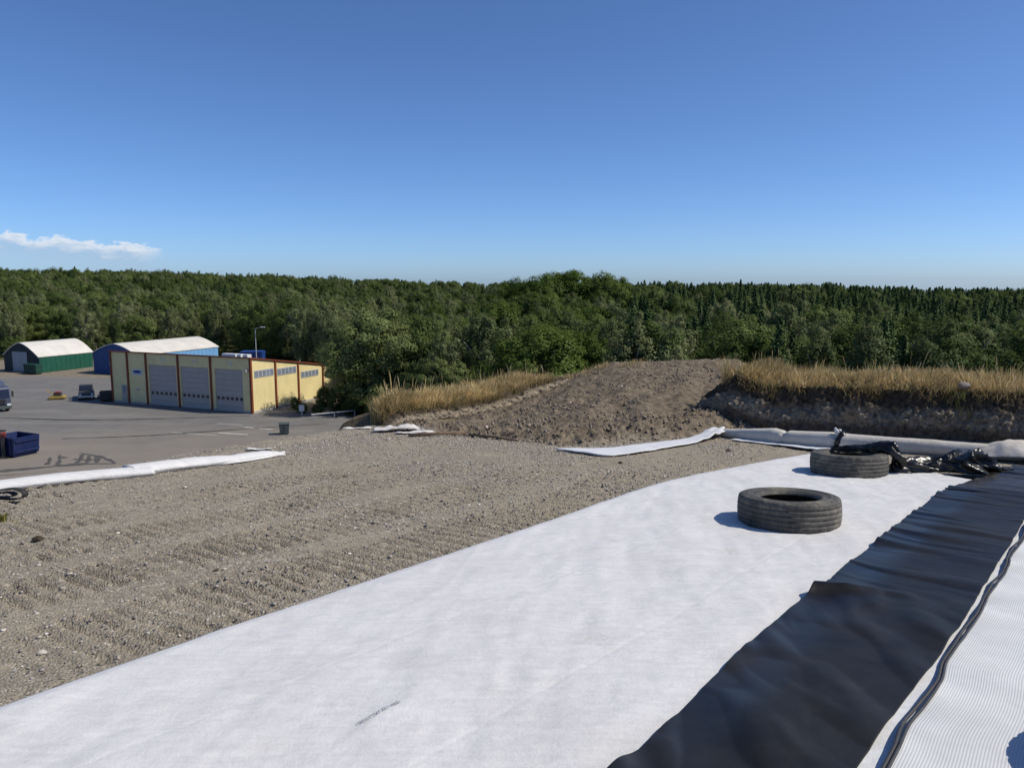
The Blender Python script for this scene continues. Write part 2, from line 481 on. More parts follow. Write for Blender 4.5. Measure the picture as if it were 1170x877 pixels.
def rubber_material():
    m = MT('worn_tyre_rubber'); v = m.coord()
    c = m.ramp(m.noise(v, 3.2, 8, 0.75), [(0.34, (0.042, 0.041, 0.038, 1)), (0.52, (0.092, 0.087, 0.078, 1)), (0.70, (0.24, 0.215, 0.165, 1))])
    n2 = m.ramp(m.noise(v, 22, 5, 0.7), [(0.4, (0.75, 0.75, 0.75, 1)), (0.8, (1.5, 1.45, 1.35, 1))])
    m.base(m.mix(1.0, c, n2, 'MULTIPLY')); m.set(0.72, 0.35)
    m.bump(m.noise(v, 40, 5, 0.7), 0.4, 0.006)
    return m.m
M_RUBBER = rubber_material()
M_RUBBER_IN = paint('tyre_inner_rubber', (0.014, 0.014, 0.014), 0.75, 0.3)
M_CORE = paint('grey_drain_core', (0.045, 0.045, 0.048), 0.6, 0.35, 0.3, 20)

# ------------------------------------------------------------------ the ground
def build_ground():
    xs = np.concatenate([np.arange(-9.5, -6.5, 0.09), np.arange(-6.5, 2.0, 0.030), np.arange(2.0, 4.5, 0.05), np.arange(4.5, 14.0, 0.07)])
    ys = [-1.0]
    while ys[-1] < 2.4: ys.append(ys[-1] + 0.15)
    while ys[-1] < 34: ys.append(ys[-1] + np.interp(ys[-1], [2.4, 8, 14, 26, 34], [0.026, 0.042, 0.06, 0.10, 0.25]))
    ys = np.array(ys)
    X, Y = np.meshgrid(xs, ys, indexing='ij')
    r, earth = rough_h(X, Y)
    d = outside(X, Y)
    sheet = sstep(-0.1, 0.25, (X - (-2.31 + (Y - 3.25) / 1.45)) * 0.82) * (1 - sstep(11.2, 11.8, Y)) * (1 - sstep(8, 9, X))
    Z = base_h(X, Y) + r * (1 - 0.75 * sheet) - 0.02 * sheet
    rim = sstep(9, 13, Y) * sstep(-2.2, 0.4, d)
    Z = Z + rim * 0.05 * fbm(X, Y, 0.5, 3, 41)
    # sink the border of the sheet into the wider terrain
    b = np.minimum(np.minimum(X - xs[0], xs[-1] - X), np.minimum(Y - ys[0], ys[-1] - Y))
    Z = Z - 0.8 * (1 - sstep(0, 0.8, b))
    sand = sstep(0.0, 0.55, fbm(X, Y, 2.6, 3, 31) + 0.5 * sstep(9, 13, Y) * sstep(-2, 2.5, X) + 0.4 * rim)
    green = sstep(0.6, 2.6, d)
    o = mesh_obj('ground', np.stack([X.ravel(), Y.ravel(), Z.ravel()], 1), grid_faces(len(xs), len(ys)), M_GROUND, smooth=True, kind='structure')
    point_col(o, 'mask', np.stack([earth.ravel(), sand.ravel(), green.ravel()], 1))
    # wider terrain in one sheet out to the horizon
    def axis(a, b, fine0, fine1, step, grow):
        v = list(np.arange(fine0, fine1 + 1e-6, step)); s = step
        while v[-1] < b: s *= grow; v.append(v[-1] + s)
        s = step
        w = [v[0]]
        while w[-1] > a: s *= grow; w.append(w[-1] - s)
        return np.array(sorted(set(w + v)))
    gx = axis(-4500, 4500, -90, 60, 2.0, 1.12); gy = axis(-1500, 6000, -30, 150, 2.0, 1.10)
    X, Y = np.meshgrid(gx, gy, indexing='ij')
    Z = base_h(X, Y)
    inside = (X > -9.2) & (X < 13.6) & (Y > -0.8) & (Y < 33.5)
    Z = np.where(inside, Z - 1.0, Z)
    Z = Z + np.where(outside(X, Y) > 3, 0.10 * fbm(X, Y, 9, 3, 44), 0)
    yard = (1 - sstep(128, 140, Y)) * sstep(35, 48, Y) * (1 - sstep(-26, -10, X))
    Z = np.where(yard > 0.3, np.minimum(Z, np.where(Y > 52, -0.02, Z)), Z)
    o = mesh_obj('terrain', np.stack([X.ravel(), Y.ravel(), Z.ravel()], 1), grid_faces(len(gx), len(gy)), M_TERRAIN, smooth=True, kind='structure')
    gravelly = np.maximum(yard, (1 - sstep(146, 152, Y)) * sstep(35, 48, Y) * (1 - sstep(-48, -40, X)))
    point_col(o, 'mask', np.stack([gravelly.ravel()] * 3, 1))
build_ground()

# loose stones lying in the gravel (too many and too small to pick apart) and clods on the disturbed earth
ICO_V = None
def icosa():
    t = (1 + 5 ** 0.5) / 2
    v = np.array([(-1, t, 0), (1, t, 0), (-1, -t, 0), (1, -t, 0), (0, -1, t), (0, 1, t), (0, -1, -t), (0, 1, -t), (t, 0, -1), (t, 0, 1), (-t, 0, -1), (-t, 0, 1)]) / math.sqrt(1 + t * t)
    f = np.array([(0, 11, 5), (0, 5, 1), (0, 1, 7), (0, 7, 10), (0, 10, 11), (1, 5, 9), (5, 11, 4), (11, 10, 2), (10, 7, 6), (7, 1, 8), (3, 9, 4), (3, 4, 2), (3, 2, 6), (3, 6, 8), (3, 8, 9), (4, 9, 5), (2, 4, 11), (6, 2, 10), (8, 6, 7), (9, 8, 1)])
    return v, f
def scatter(name, x, y, size, cols, mat, seed, flat=0.6, sink=0.25, jag=0.28, zfun=ground_z):
    rng = np.random.default_rng(seed)
    iv, jf = icosa(); n = len(x)
    z = zfun(x, y)
    V = np.repeat(iv[None], n, 0) * (1 + rng.uniform(-jag, jag, (n, 12, 1)))
    V = V * np.stack([size * rng.uniform(0.7, 1.3, n), size * rng.uniform(0.7, 1.3, n), size * flat * rng.uniform(0.7, 1.3, n)], 1)[:, None, :]
    a = rng.uniform(0, 6.28, n); ca, sa = np.cos(a)[:, None], np.sin(a)[:, None]
    X = V[..., 0] * ca - V[..., 1] * sa + x[:, None]; Y = V[..., 0] * sa + V[..., 1] * ca + y[:, None]
    Z = V[..., 2] + (z + size * flat * (1 - 2 * sink))[:, None]
    Fc = (jf[None] + (np.arange(n) * 12)[:, None, None]).reshape(-1, 3)
    o = mesh_obj(name, np.stack([X.ravel(), Y.ravel(), Z.ravel()], 1), Fc, mat, kind='stuff')
    point_col(o, 'tint', np.repeat(cols, 12, 0))
    return o
M_STONE = attr_mat('gravel_stone', 'tint')
def build_scatter():
    rng = np.random.default_rng(3)
    n = 90000
    y = 2.9 + rng.uniform(0, 1, n) ** 1.25 * 14; x = rng.uniform(-7.2, 6.2, n)
    keep = (fbm(x, y, 1.4, 3, 51) + rng.uniform(-0.55, 0.55, n) > -0.05) & (x < -2.31 + (y - 3.25) / 1.45 + 0.3) & (y < foot(x) + 0.6) & (x > -0.72 * y - 0.4) & (outside(x, y) < 0.3)
    x, y = x[keep], y[keep]
    size = 0.004 + 0.009 * rng.uniform(0, 1, len(x)) ** 4 + 0.00045 * y
    tone = rng.uniform(0.17, 0.46, len(x)) ** 1.0
    tone = np.where(rng.uniform(0, 1, len(x)) > 0.96, tone * 1.9, tone)
    cols = np.stack([tone, tone * rng.uniform(0.88, 0.96, len(x)), tone * rng.uniform(0.74, 0.90, len(x))], 1)
    o = scatter('gravel', x, y, size, cols, M_STONE, 5)
    tag(o, 'loose grey brown gravel stones spread over the bare ground', 'gravel')
    n = 42000
    x = rng.uniform(-3.2, 6.6, n); y = rng.uniform(12.5, 25.5, n)
    f = foot(x)
    keep = (y > f - 0.1) & (fbm(x, y, 0.9, 3, 55) + rng.uniform(-0.4, 0.4, n) + 0.35 * np.exp(-((y - f - 0.6) / 0.7) ** 2) > 0.05)
    x, y = x[keep], y[keep]
    size = 0.007 + 0.032 * rng.uniform(0, 1, len(x)) ** 6
    tone = rng.uniform(0.14, 0.32, len(x)); pale = rng.uniform(0, 1, len(x)) > 0.985
    tone = np.where(pale, tone * 2.6, tone)
    cols = np.stack([tone, tone * 0.82, tone * rng.uniform(0.58, 0.70, len(x))], 1)
    o = scatter('earth_clods', x, y, size, cols, M_STONE, 6, flat=0.8, jag=0.45)
    tag(o, 'brown clods and stones strewn over the bulldozed earth mound', 'clods')
build_scatter()

# ------------------------------------------------------------------ sheets laid on the ground
OX, OY = 0.36, 2.78                  # a corner of the black liner; U runs along it, N across it
UX, UY = 0.620, 0.785
NX, NY = 0.785, -0.620
def sb(s, b):
    return OX + UX * s + NX * b, OY + UY * s + NY * b
def solid(o, t):
    m = o.modifiers.new('thickness', 'SOLIDIFY'); m.thickness = t; m.offset = 1
def build_white_sheet():
    Lp = np.array([(-4.4, 0.2), (-2.31, 3.25), (-1.7, 4.23), (-0.58, 5.80), (0.99, 8.08), (1.55, 8.92), (2.02, 9.52), (2.45, 9.95), (3.87, 11.29), (4.70, 12.0)])
    Ld = np.concatenate([[0], np.cumsum(np.hypot(*np.diff(Lp, axis=0).T))])
    nu, nv = 560, 200
    q = np.linspace(0, 1, nu)
    lx = np.interp(q * Ld[-1], Ld, Lp[:, 0]); ly = np.interp(q * Ld[-1], Ld, Lp[:, 1])
    k = np.array([1, 4, 6, 4, 1]) / 16
    lx[2:-2] = np.convolve(lx, k, 'valid'); ly[2:-2] = np.convolve(ly, k, 'valid')
    wob = 0.010 * fbm(q * 14, q * 0, 0.5, 3, 61)
    lx = lx - wob * 0.8; ly = ly + wob * 0.6
    rx = np.interp(q, [0, 1], [-1.25, 5.80]); ry = np.interp(q, [0, 1], [0.2, 9.42])
    w = np.linspace(0, 1, nv)
    X = lx[:, None] * (1 - w) + rx[:, None] * w; Y = ly[:, None] * (1 - w) + ry[:, None] * w
    a = (X - OX) * UX + (Y - OY) * UY; b = (X - OX) * NX + (Y - OY) * NY
    c1, s1 = math.cos(0.5), math.sin(0.5)
    a1 = a * c1 - b * s1; b1 = a * s1 + b * c1
    wr = 0.018 * fbm(a1 * 0.28, b1, 0.36, 3, 62) + 0.008 * fbm(X * 0.42, Y, 0.20, 3, 63) + 0.0026 * fbm(X * 0.6, Y, 0.07, 2, 64)
    wr = wr + 0.003 * np.clip(1 - 7 * np.abs(fbm(a1 * 0.3, b1, 0.55, 2, 67)), 0, 1) + 0.0025 * np.clip(1 - 8 * np.abs(fbm(X * 0.35, Y, 0.4, 2, 68)), 0, 1)
    rip = 0.012 * np.clip(fbm(X * 0.25, Y * 1.0, 0.12, 2, 65), -0.2, 1) * sstep(6.5, 9, Y)
    for bb, dpt in ((-0.55, 0.003), (-1.55, 0.0025), (-2.45, 0.002)):         # old fold lines running along the sheet
        bl = bb + 0.02 * np.sin(a * 1.3 + bb) + 0.01 * fbm(a, a * 0, 0.6, 2, 66)
        wr = wr - dpt * np.exp(-((b - bl) / 0.008) ** 2)
    edge = np.minimum(w * 2.8, 1)[None, :]
    wr = wr * (1 - 0.9 * sstep(-0.15, 0.02, b)); rip = rip * (1 - 0.9 * sstep(-0.15, 0.02, b))
    Z = base_h(X, Y) + 0.022 + (wr + rip) * (0.35 + 0.65 * sstep(0, 0.25, edge)) + 0.010
    Z = Z - 0.014 * (1 - sstep(0.0, 0.03, w))[None, :]
    o = mesh_obj('geotextile_sheet', np.stack([X.ravel(), Y.ravel(), Z.ravel()], 1), grid_faces(nu, nv), M_WHITE, smooth=True)
    solid(o, 0.004)
    tag(o, 'broad white geotextile sheet unrolled over the gravel beside the black liner', 'geotextile')
    return o
SHEET = build_white_sheet()
def sheet_z(x, y):
    return pz(x, y) + 0.032

def build_print():
    cu = bpy.data.curves.new('print', 'FONT'); cu.body = 'GEOTEX ZT 900'; cu.size = 0.034; cu.extrude = 0.0
    tmp = bpy.data.objects.new('tmp', cu); C.objects.link(tmp)
    bpy.context.view_layer.update()
    me = bpy.data.meshes.new_from_object(tmp.evaluated_get(bpy.context.evaluated_depsgraph_get()))
    bpy.data.objects.remove(tmp)
    n = len(me.vertices); co = np.zeros(n * 3, np.float32); me.vertices.foreach_get('co', co); co = co.reshape(-1, 3)
    ang = math.atan2(3.25 - 3.05, -0.49 + 0.65)
    x = -0.65 + co[:, 0] * math.cos(ang) - co[:, 1] * math.sin(ang); y = 3.05 + co[:, 0] * math.sin(ang) + co[:, 1] * math.cos(ang)
    bm = bmesh.new(); bm.from_mesh(SHEET.data)
    from mathutils.bvhtree import BVHTree
    t = BVHTree.FromBMesh(bm); bm.free()
    z = []
    for i in range(n):
        h = t.ray_cast(Vector((x[i], y[i], 20)), Vector((0, 0, -1)))
        z.append(h[0].z + 0.0075)
    me.vertices.foreach_set('co', np.stack([x, y, np.array(z)], 1).astype(np.float32).ravel()); me.update()
    me.materials.append(paint('grey_print_ink', (0.22, 0.22, 0.24), 0.9, 0.1))
    o = bpy.data.objects.new('printed_lettering', me); C.objects.link(o); o.parent = SHEET
build_print()

def liner(name, s0, s1, bl, br, mat, seed, label, zoff, big=1.0, nu=520, nv=110):
    s = np.linspace(s0, s1, nu); w = np.linspace(0, 1, nv)
    e0 = bl(s) + 0.012 * fbm(s, s * 0, 0.55, 2, seed); e1 = br(s) + 0.008 * fbm(s, s * 0 + 9, 0.5, 2, seed + 1)
    S = np.repeat(s[:, None], nv, 1); B = e0[:, None] * (1 - w) + e1[:, None] * w
    S2 = S + 0.10 * (w - 0.5)[None, :] * np.sin(S * 0.9) + 0.22 * w[None, :]
    near = 1 - sstep(2.2, 3.4, S)
    ph = S2 + 0.10 * fbm(S, B, 0.8, 2, seed + 2)
    rid = np.clip(fbm(ph, B * 0.20, 0.21, 2, seed + 3), -0.2, 1)
    folds = 0.036 * rid * (1 - near) * (1.15 - 0.55 * w)[None, :]
    diag = S * 0.8 + B * 1.1 + 0.15 * fbm(S, B, 0.9, 2, seed + 4)
    soft = 0.042 * np.clip(fbm(diag, S * 0.3 - B * 0.35, 0.30, 2, seed + 5), -0.3, 1) * near
    edge = np.exp(-(w / 0.10) ** 2)[None, :]
    lift = edge * (0.020 * np.clip(fbm(S, S * 0, 0.42, 2, seed + 6) + 0.15, 0, 1))
    buckle = big * 0.060 * np.exp(-((S - (2.62 + 0.50 * w[None, :])) / 0.085) ** 2) * np.exp(-(w / 0.38) ** 2)[None, :]
    X, Y = OX + UX * S + NX * B, OY + UY * S + NY * B
    Z = base_h(X, Y) + zoff + folds + soft + lift + buckle + 0.006
    o = mesh_obj(name, np.stack([X.ravel(), Y.ravel(), Z.ravel()], 1), grid_faces(nu, nv), mat, smooth=True)
    shiny = 1 - sstep(0.22, 0.48, w[None, :] + 0.12 * fbm(S, B, 0.5, 3, seed + 8))
    point_col(o, 'mask', np.stack([shiny.ravel()] * 3, 1))
    solid(o, 0.003)
    return tag(o, label, 'plastic liner')
liner('plastic_liner', -2.2, 7.75, lambda s: np.interp(s, [-2.2, 0, 1, 2.5], [0.15, 0.09, 0.03, 0.0]), lambda s: np.interp(s, [-2.2, 0.63, 1.7, 2.6, 6.1, 7.75], [0.72, 0.793, 0.834, 0.862, 0.885, 0.93]), M_LINER, 71,
      'black plastic liner strip with cross wrinkles between the white sheet and ribbed mat', 0.056)
liner('plastic_liner', 7.5, 10.2, lambda s: s * 0 + np.interp(s, [7.5, 10.2], [-0.02, 0.42]), lambda s: s * 0 + 2.6, M_LINER_D, 81,
      'dusty black plastic liner spread flat beyond the wrinkled black strip', 0.040, 0.0, 160, 110)

def build_mat():
    root = empty('drainage_mat', sb(2, 1.5) + (pz(*sb(2, 1.5)) + 0.04,))
    tag(root, 'white ribbed drainage mat with a wavy dark edge in the right foreground', 'drainage mat')
    inv = root.matrix_basis.inverted() if False else None
    L = np.array(root.location)
    s = np.linspace(-2.0, 9.4, 300)
    wig = 0.010 * np.sin(s * 5.1 + 0.6) + 0.007 * np.sin(s * 9.3 + 1.0) + 0.008 * fbm(s, s * 0, 0.3, 2, 92)
    eb = np.interp(s, [-2, 0.69, 1.3, 1.95, 3, 4, 5.9, 9.4], [0.88, 0.895, 0.893, 0.903, 0.920, 0.930, 0.938, 0.99]) + wig * np.interp(s, [-2, 0.6, 1.2, 6], [0.4, 0.6, 1, 1])
    cols = np.concatenate([np.arange(0, 0.85, 0.0023), np.arange(0.85, 2.1, 0.035)])
    S = np.repeat(s[:, None], len(cols), 1)
    fade = np.exp(-cols / 0.55)[None, :]
    B = eb[:, None] * fade + 0.885 * (1 - fade) + cols[None, :]
    X, Y = OX + UX * S + NX * B, OY + UY * S + NY * B
    ribs = 0.0016 * np.abs(np.sin(math.pi * cols / 0.0115))[None, :] * np.ones_like(S)
    ribs[:, cols >= 0.85] = 0.0
    wave = 0.012 * fbm(X, Y, 0.55, 2, 93) + 0.011 * np.sin(s * 9.3 + 1.0)[:, None] * np.exp(-cols / 0.10)[None, :]
    Z = base_h(X, Y) + 0.062 + wave + ribs
    def put(name, X, Y, Z, mat, t, nu, nv):
        o = mesh_obj(name, np.stack([X.ravel() - L[0], Y.ravel() - L[1], Z.ravel() - L[2]], 1), grid_faces(nu, nv), mat, root, True)
        if t: solid(o, t)
        return o
    put('ribbed_fabric', X, Y, Z, M_MAT, 0.0, len(s), len(cols))
    # dark plastic core showing along the wavy edge
    zc = Z[:, 0]
    for off, rr, up in ((-0.013, 0.0085, 0.002), (0.004, 0.0070, 0.007)):
        sw = off + 0.010 * np.clip(np.sin(s * 5.1 + 2.2) + 0.5 * fbm(s, s * 0, 0.5, 2, 95), 0, 1.5) * (-1 if off < 0 else 0)
        bx, by = OX + UX * s + NX * (eb + sw), OY + UY * s + NY * (eb + sw)
        vv, ff = tube(list(zip(bx - L[0], by - L[1], zc + up - L[2])), rr, 8)
        mesh_obj('core_edge', vv, ff, M_CORE, root, True)
    # felt layer of the mat sticking out below the core
    cb = np.linspace(0, 1, 14)
    Bu = np.interp(s, [-2, 1, 6, 9.4], [0.66, 0.70, 0.78, 0.85])[:, None] * (1 - cb) + (eb + 0.15)[:, None] * cb
    Su = np.repeat(s[:, None], 14, 1)
    Xu, Yu = OX + UX * Su + NX * Bu, OY + UY * Su + NY * Bu
    # the liner's free edge rests on this felt
    put('felt_layer', Xu, Yu, base_h(Xu, Yu) + 0.043 + 0.004 * fbm(Xu, Yu, 0.1, 2, 94), M_WHITE2, 0.0, len(s), 14)
def mat_material():
    m = MT('ribbed_white_fabric'); v = m.coord()
    c = m.ramp(m.noise(v, 3, 6, 0.65), [(0.3, (0.52, 0.53, 0.54, 1)), (0.7, (0.64, 0.65, 0.66, 1))])
    c = m.mix(m.ramp(m.noise(v, 1.1, 6, 0.7), [(0.5, (0, 0, 0, 1)), (0.8, (0.5, 0.5, 0.5, 1))]), c, (0.47, 0.455, 0.43, 1))
    m.base(c); m.set(0.85, 0.2); return m.m
M_MAT = mat_material()
build_mat()

# ------------------------------------------------------------------ tyres
def build_tyre_meshes():
    n = 168
    def lathe(prof, mod=None, closed=False):
        prof = np.array(prof); m = len(prof)
        t = np.arange(n) * 2 * math.pi / n
        R = np.repeat(prof[None, :, 0], n, 0).copy(); H = np.repeat(prof[None, :, 1], n, 0)
        if mod is not None: R = mod(R, H, t)
        V = np.stack([R * np.cos(t)[:, None], R * np.sin(t)[:, None], H], 2).reshape(-1, 3)
        i = np.arange(n)[:, None] * m + np.arange(m - 1)[None, :]
        j = ((np.arange(n) + 1) % n)[:, None] * m + np.arange(m - 1)[None, :]
        return V, np.stack([i.ravel(), j.ravel(), (j + 1).ravel(), (i + 1).ravel()], 1)
    z0 = 0.135
    tr = []
    edges = [-0.108, -0.072, -0.064, -0.026, -0.018, 0.018, 0.026, 0.064, 0.072, 0.108]
    for k in range(0, 10, 2):
        a, b = edges[k], edges[k + 1]
        crown = lambda h: 0.5 - 0.9 * h * h
        if k: tr.append((crown(a) - 0.0045, a))
        tr += [(crown(a) - 0.001, a + 0.0005), (crown((a + b) / 2), (a + b) / 2), (crown(b) - 0.001, b - 0.0005)]
        if k < 8: tr.append((crown(b) - 0.0045, b))
    tr = [(0.470, -0.127), (0.482, -0.121)] + tr + [(0.482, 0.121), (0.470, 0.127)]
    tr = [(r, h + z0) for r, h in tr]
    def mod(R, H, t):
        blk = (np.arange(n) % 6 < 1)
        sh = np.abs(H - z0) > 0.085
        R = R - 0.006 * (blk[:, None] & sh)
        return R + 0.0025 * np.sin(3 * t + 0.5)[:, None]
    V1, F1 = lathe(tr, mod)
    side = [(0.470, 0.127), (0.455, 0.1325), (0.430, 0.1345), (0.405, 0.1345), (0.400, 0.1375), (0.394, 0.1375), (0.390, 0.134), (0.355, 0.131), (0.330, 0.124), (0.322, 0.126), (0.315, 0.120), (0.298, 0.108), (0.287, 0.100), (0.284, 0.088)]
    V2, F2 = lathe([(r, h + z0) for r, h in side])
    V3, F3 = lathe([(r, z0 - h) for r, h in side][::-1])
    inn = [(0.284, 0.088), (0.30, 0.082), (0.36, 0.105), (0.43, 0.105), (0.465, 0.07), (0.472, 0.0), (0.465, -0.07), (0.43, -0.105), (0.36, -0.105), (0.30, -0.082), (0.284, -0.088)]
    V4, F4 = lathe([(r, h + z0) for r, h in inn])
    return [('tread', V1, F1, M_RUBBER), ('sidewall', V2, F2, M_RUBBER), ('sidewall', V3, F3, M_RUBBER), ('inner_liner', V4, F4, M_RUBBER_IN)]
def build_tyres():
    spots = [(2.60, 7.0, 0.018, 0.93, 0.0, 0.0, 'worn truck tyre lying alone in the middle of the white sheet'),
             (4.48, 10.0, 0.020, 0.97, 2.0, 0.0, 'worn truck tyre with black foil draped over it by the fabric roll'),
             (2.585, 2.47, 0.055, 1.0, 4.0, 0.0, 'truck tyre on the ribbed mat, shading its corner')]
    parts = build_tyre_meshes(); first = None
    tilt = math.atan(-0.095)
    for x, y, dz, sc, rz, rx, lab in spots:
        t = empty('truck_tyre', (x, y, pz(x, y) + dz))
        t.rotation_euler = (Matrix.Rotation(tilt + rx, 4, 'X') @ Matrix.Rotation(rz, 4, 'Z')).to_euler()
        t.scale = (sc, sc, sc * 1.1)
        tag(t, lab, 'tyre', 'old tyres weighing down the sheets')
        if first is None:
            first = t
            for nme, V, Fc, mat in parts: mesh_obj(nme, V, Fc, mat, t, True)
        else:
            for ch in first.children:
                c = ch.copy(); C.objects.link(c); c.parent = t
build_tyres()

# ------------------------------------------------------------------ rolled felt along the foot of the bank
def resample(pts, n):
    pts = np.array(pts, float); d = np.concatenate([[0], np.cumsum(np.linalg.norm(np.diff(pts, axis=0), axis=1))])
    q = np.linspace(0, d[-1], n); P = np.stack([np.interp(q, d, pts[:, k]) for k in range(pts.shape[1])], 1)
    k = np.ones(9) / 9
    for c in range(P.shape[1]):
        pad = np.concatenate([np.full(4, P[0, c]) , P[:, c], np.full(4, P[-1, c])])
        sm = np.convolve(pad, k, 'valid'); w = np.minimum(np.arange(n), np.arange(n)[::-1]); P[:, c] = np.where(w > 4, sm, P[:, c])
    return P, q
def fabric_tube(name, path, rad, mat, parent, seed, flat=0.95, n=150, k=30, amp=0.007, crease=None, origin=(0, 0, 0), sink=0.9):
    P, q = resample(path, n)
    gzv = base_h(P[:, 0], P[:, 1])
    r = np.interp(q / q[-1], *zip(*rad))
    T = np.gradient(P, axis=0); T /= np.linalg.norm(T, axis=1)[:, None]
    side = np.stack([T[:, 1], -T[:, 0]], 1)
    a = np.arange(k) * 2 * math.pi / k
    Q = np.repeat(q[:, None], k, 1); A = np.repeat(a[None], n, 0)
    disp = amp * fbm(Q, np.sin(A) * 0.5, 0.35, 3, seed) + amp * 0.7 * fbm(Q * 0.25, A * 0.3, 0.16, 2, seed + 1)
    if crease is not None:
        for c, wd, dp in crease:
            e = np.exp(-((Q - c) / wd) ** 2)
            disp = disp - dp * e * (0.5 + 0.5 * np.sin(A * 9 + seed))
            r = r - 0.5 * dp * np.exp(-((q - c) / wd) ** 2)
    R = r[:, None] + disp
    X = P[:, 0:1] + side[:, 0:1] * np.cos(A) * R; Y = P[:, 1:2] + side[:, 1:2] * np.cos(A) * R
    Z = gzv[:, None] + np.maximum(flat * r[:, None] * sink + np.sin(A) * R * flat, 0.004)
    V = np.stack([X.ravel() - origin[0], Y.ravel() - origin[1], Z.ravel() - origin[2]], 1)
    i = np.arange(n - 1)[:, None] * k + np.arange(k)[None]; j = np.arange(n - 1)[:, None] * k + ((np.arange(k) + 1) % k)[None]
    Fc = np.stack([i.ravel(), j.ravel(), (j + k).ravel(), (i + k).ravel()], 1)
    o = mesh_obj(name, V, [tuple(f) for f in Fc.tolist()] + [tuple(range(k))[::-1], tuple(range((n - 1) * k, n * k))], mat, parent, True)
    return o
def build_roll():
    L = (5.5, 12.6, pz(5.5, 12.6))
    root = empty('fabric_roll', L)
    tag(root, 'long grey felt roll tied with black foil along the foot of the bank', 'fabric roll')
    path = [(3.95, 14.75), (4.85, 13.40), (5.50, 12.78), (6.15, 12.35), (7.0, 11.80), (7.7, 11.35)]
    fabric_tube('rolled_felt', path, [(0, 0.085), (0.06, 0.10), (0.27, 0.155), (0.30, 0.142), (0.5, 0.16), (0.53, 0.15), (0.75, 0.14), (1, 0.12)], M_ROLL, root, 101,
                crease=[(1.62, 0.04, 0.035), (2.52, 0.05, 0.04)], origin=L, n=220)
    # tie: a twist of black foil round the roll, with a tuft of felt squeezed up
    P, q = resample(path, 220)
    i = int(np.searchsorted(q, 2.55)); c = P[i]; t = P[i + 2] - P[i - 2]; t = np.append(t / np.linalg.norm(t), 0)
    z = pz(c[0], c[1]) + 0.15
    vv = []; ff = []
    nk = 26
    for k in range(nk):
        a = 2 * math.pi * k / nk
        for m, (rr, off) in enumerate([(0.135, -0.05), (0.17, -0.02), (0.165, 0.03), (0.13, 0.06)]):
            rr2 = rr + 0.012 * math.sin(a * 5 + m)
            sx, sy = t[1], -t[0]
            vv.append((c[0] + sx * math.cos(a) * rr2 + t[0] * (off + 0.04 * math.sin(a)) - L[0], c[1] + sy * math.cos(a) * rr2 + t[1] * (off + 0.04 * math.sin(a)) - L[1], max(z + math.sin(a) * rr2, z - 0.145) - L[2]))
    for k in range(nk):
        for m in range(3):
            k2 = (k + 1) % nk
            ff.append((k * 4 + m, k2 * 4 + m, k2 * 4 + m + 1, k * 4 + m + 1))
    mesh_obj('foil_tie', vv, ff, M_FOIL, root, True)
    b = MB()
    rng = random.Random(4)
    for k in range(5):
        x0 = c[0] + rng.uniform(-0.07, 0.03); y0 = c[1] + rng.uniform(-0.03, 0.03)
        vv, ff = tube([(x0 - L[0], y0 - L[1], z + 0.10 - L[2]), (x0 - 0.02 - L[0], y0 - L[1], z + 0.18 - L[2]), (x0 - 0.05 + rng.uniform(-.02, .05) - L[0], y0 - L[1], z + 0.205 + rng.uniform(-.02, .02) - L[2])], [0.03, 0.032, 0.018], 8, 0.8)
        b.add(vv, ff)
    b.build('felt_tuft', M_WHITE2, root, True)
    # the loose end spreading out at the right, propped on the roll
    nu, nv = 70, 40
    S = np.linspace(0, 1, nu)[:, None] * np.ones(nv); W = np.linspace(0, 1, nv)[None] * np.ones((nu, 1))
    ax, ay = 7.05, 11.65
    wid = 0.30 + 0.75 * sstep(0, 0.5, S)
    X = ax + 2.3 * S * 0.86 - (W - 0.45) * wid * -0.35; Y = ay - 2.3 * S * 0.40 + (W - 0.42) * wid * 0.95
    hump = 0.25 + 0.09 * np.sin(S * 6.5 + 0.2) + 0.10 * fbm(X, Y, 0.35, 3, 111)
    hump = hump * (0.55 + 0.45 * sstep(0.0, 0.3, S))
    Z = base_h(X, Y) + np.maximum(hump * (1 - 0.75 * np.abs(W - 0.6) ** 1.5 * 2.0) - 0.05 * S, 0.03)
    o = mesh_obj('loose_end', np.stack([X.ravel() - L[0], Y.ravel() - L[1], Z.ravel() - L[2]], 1), grid_faces(nu, nv), M_ROLL2, root, True)
    solid(o, 0.006)
    # the other end, unrolled on the ground as a pointed white strip
    nu, nv = 90, 16
    up = np.array([(0.73, 12.56), (1.55, 12.55), (2.5, 13.35), (3.3, 14.1), (3.75, 14.75), (4.15, 14.95)]); lo = np.array([(0.73, 12.52), (1.45, 11.60), (2.47, 12.55), (3.3, 13.45), (3.8, 14.1), (4.12, 14.5)])
    U, _ = resample(up, nu); Lo, _ = resample(lo, nu)
    w = np.linspace(0, 1, nv)
    X = U[:, 0:1] * (1 - w) + Lo[:, 0:1] * w; Y = U[:, 1:2] * (1 - w) + Lo[:, 1:2] * w
    rise = sstep(0.7, 1.0, np.linspace(0, 1, nu))[:, None]
    Z = base_h(X, Y) + rough_h(X, Y)[0] * 0.3 + 0.05 + 0.012 * fbm(X, Y, 0.3, 3, 115) + rise * (0.10 + 0.11 * fbm(X, Y, 0.28, 3, 116))
    o = mesh_obj('flat_end', np.stack([X.ravel() - L[0], Y.ravel() - L[1], Z.ravel() - L[2]], 1), grid_faces(nu, nv), M_WHITE2, root, True)
    solid(o, 0.02)
    # a narrow edge of felt lying under the roll on the near side
    nu, nv = 60, 8
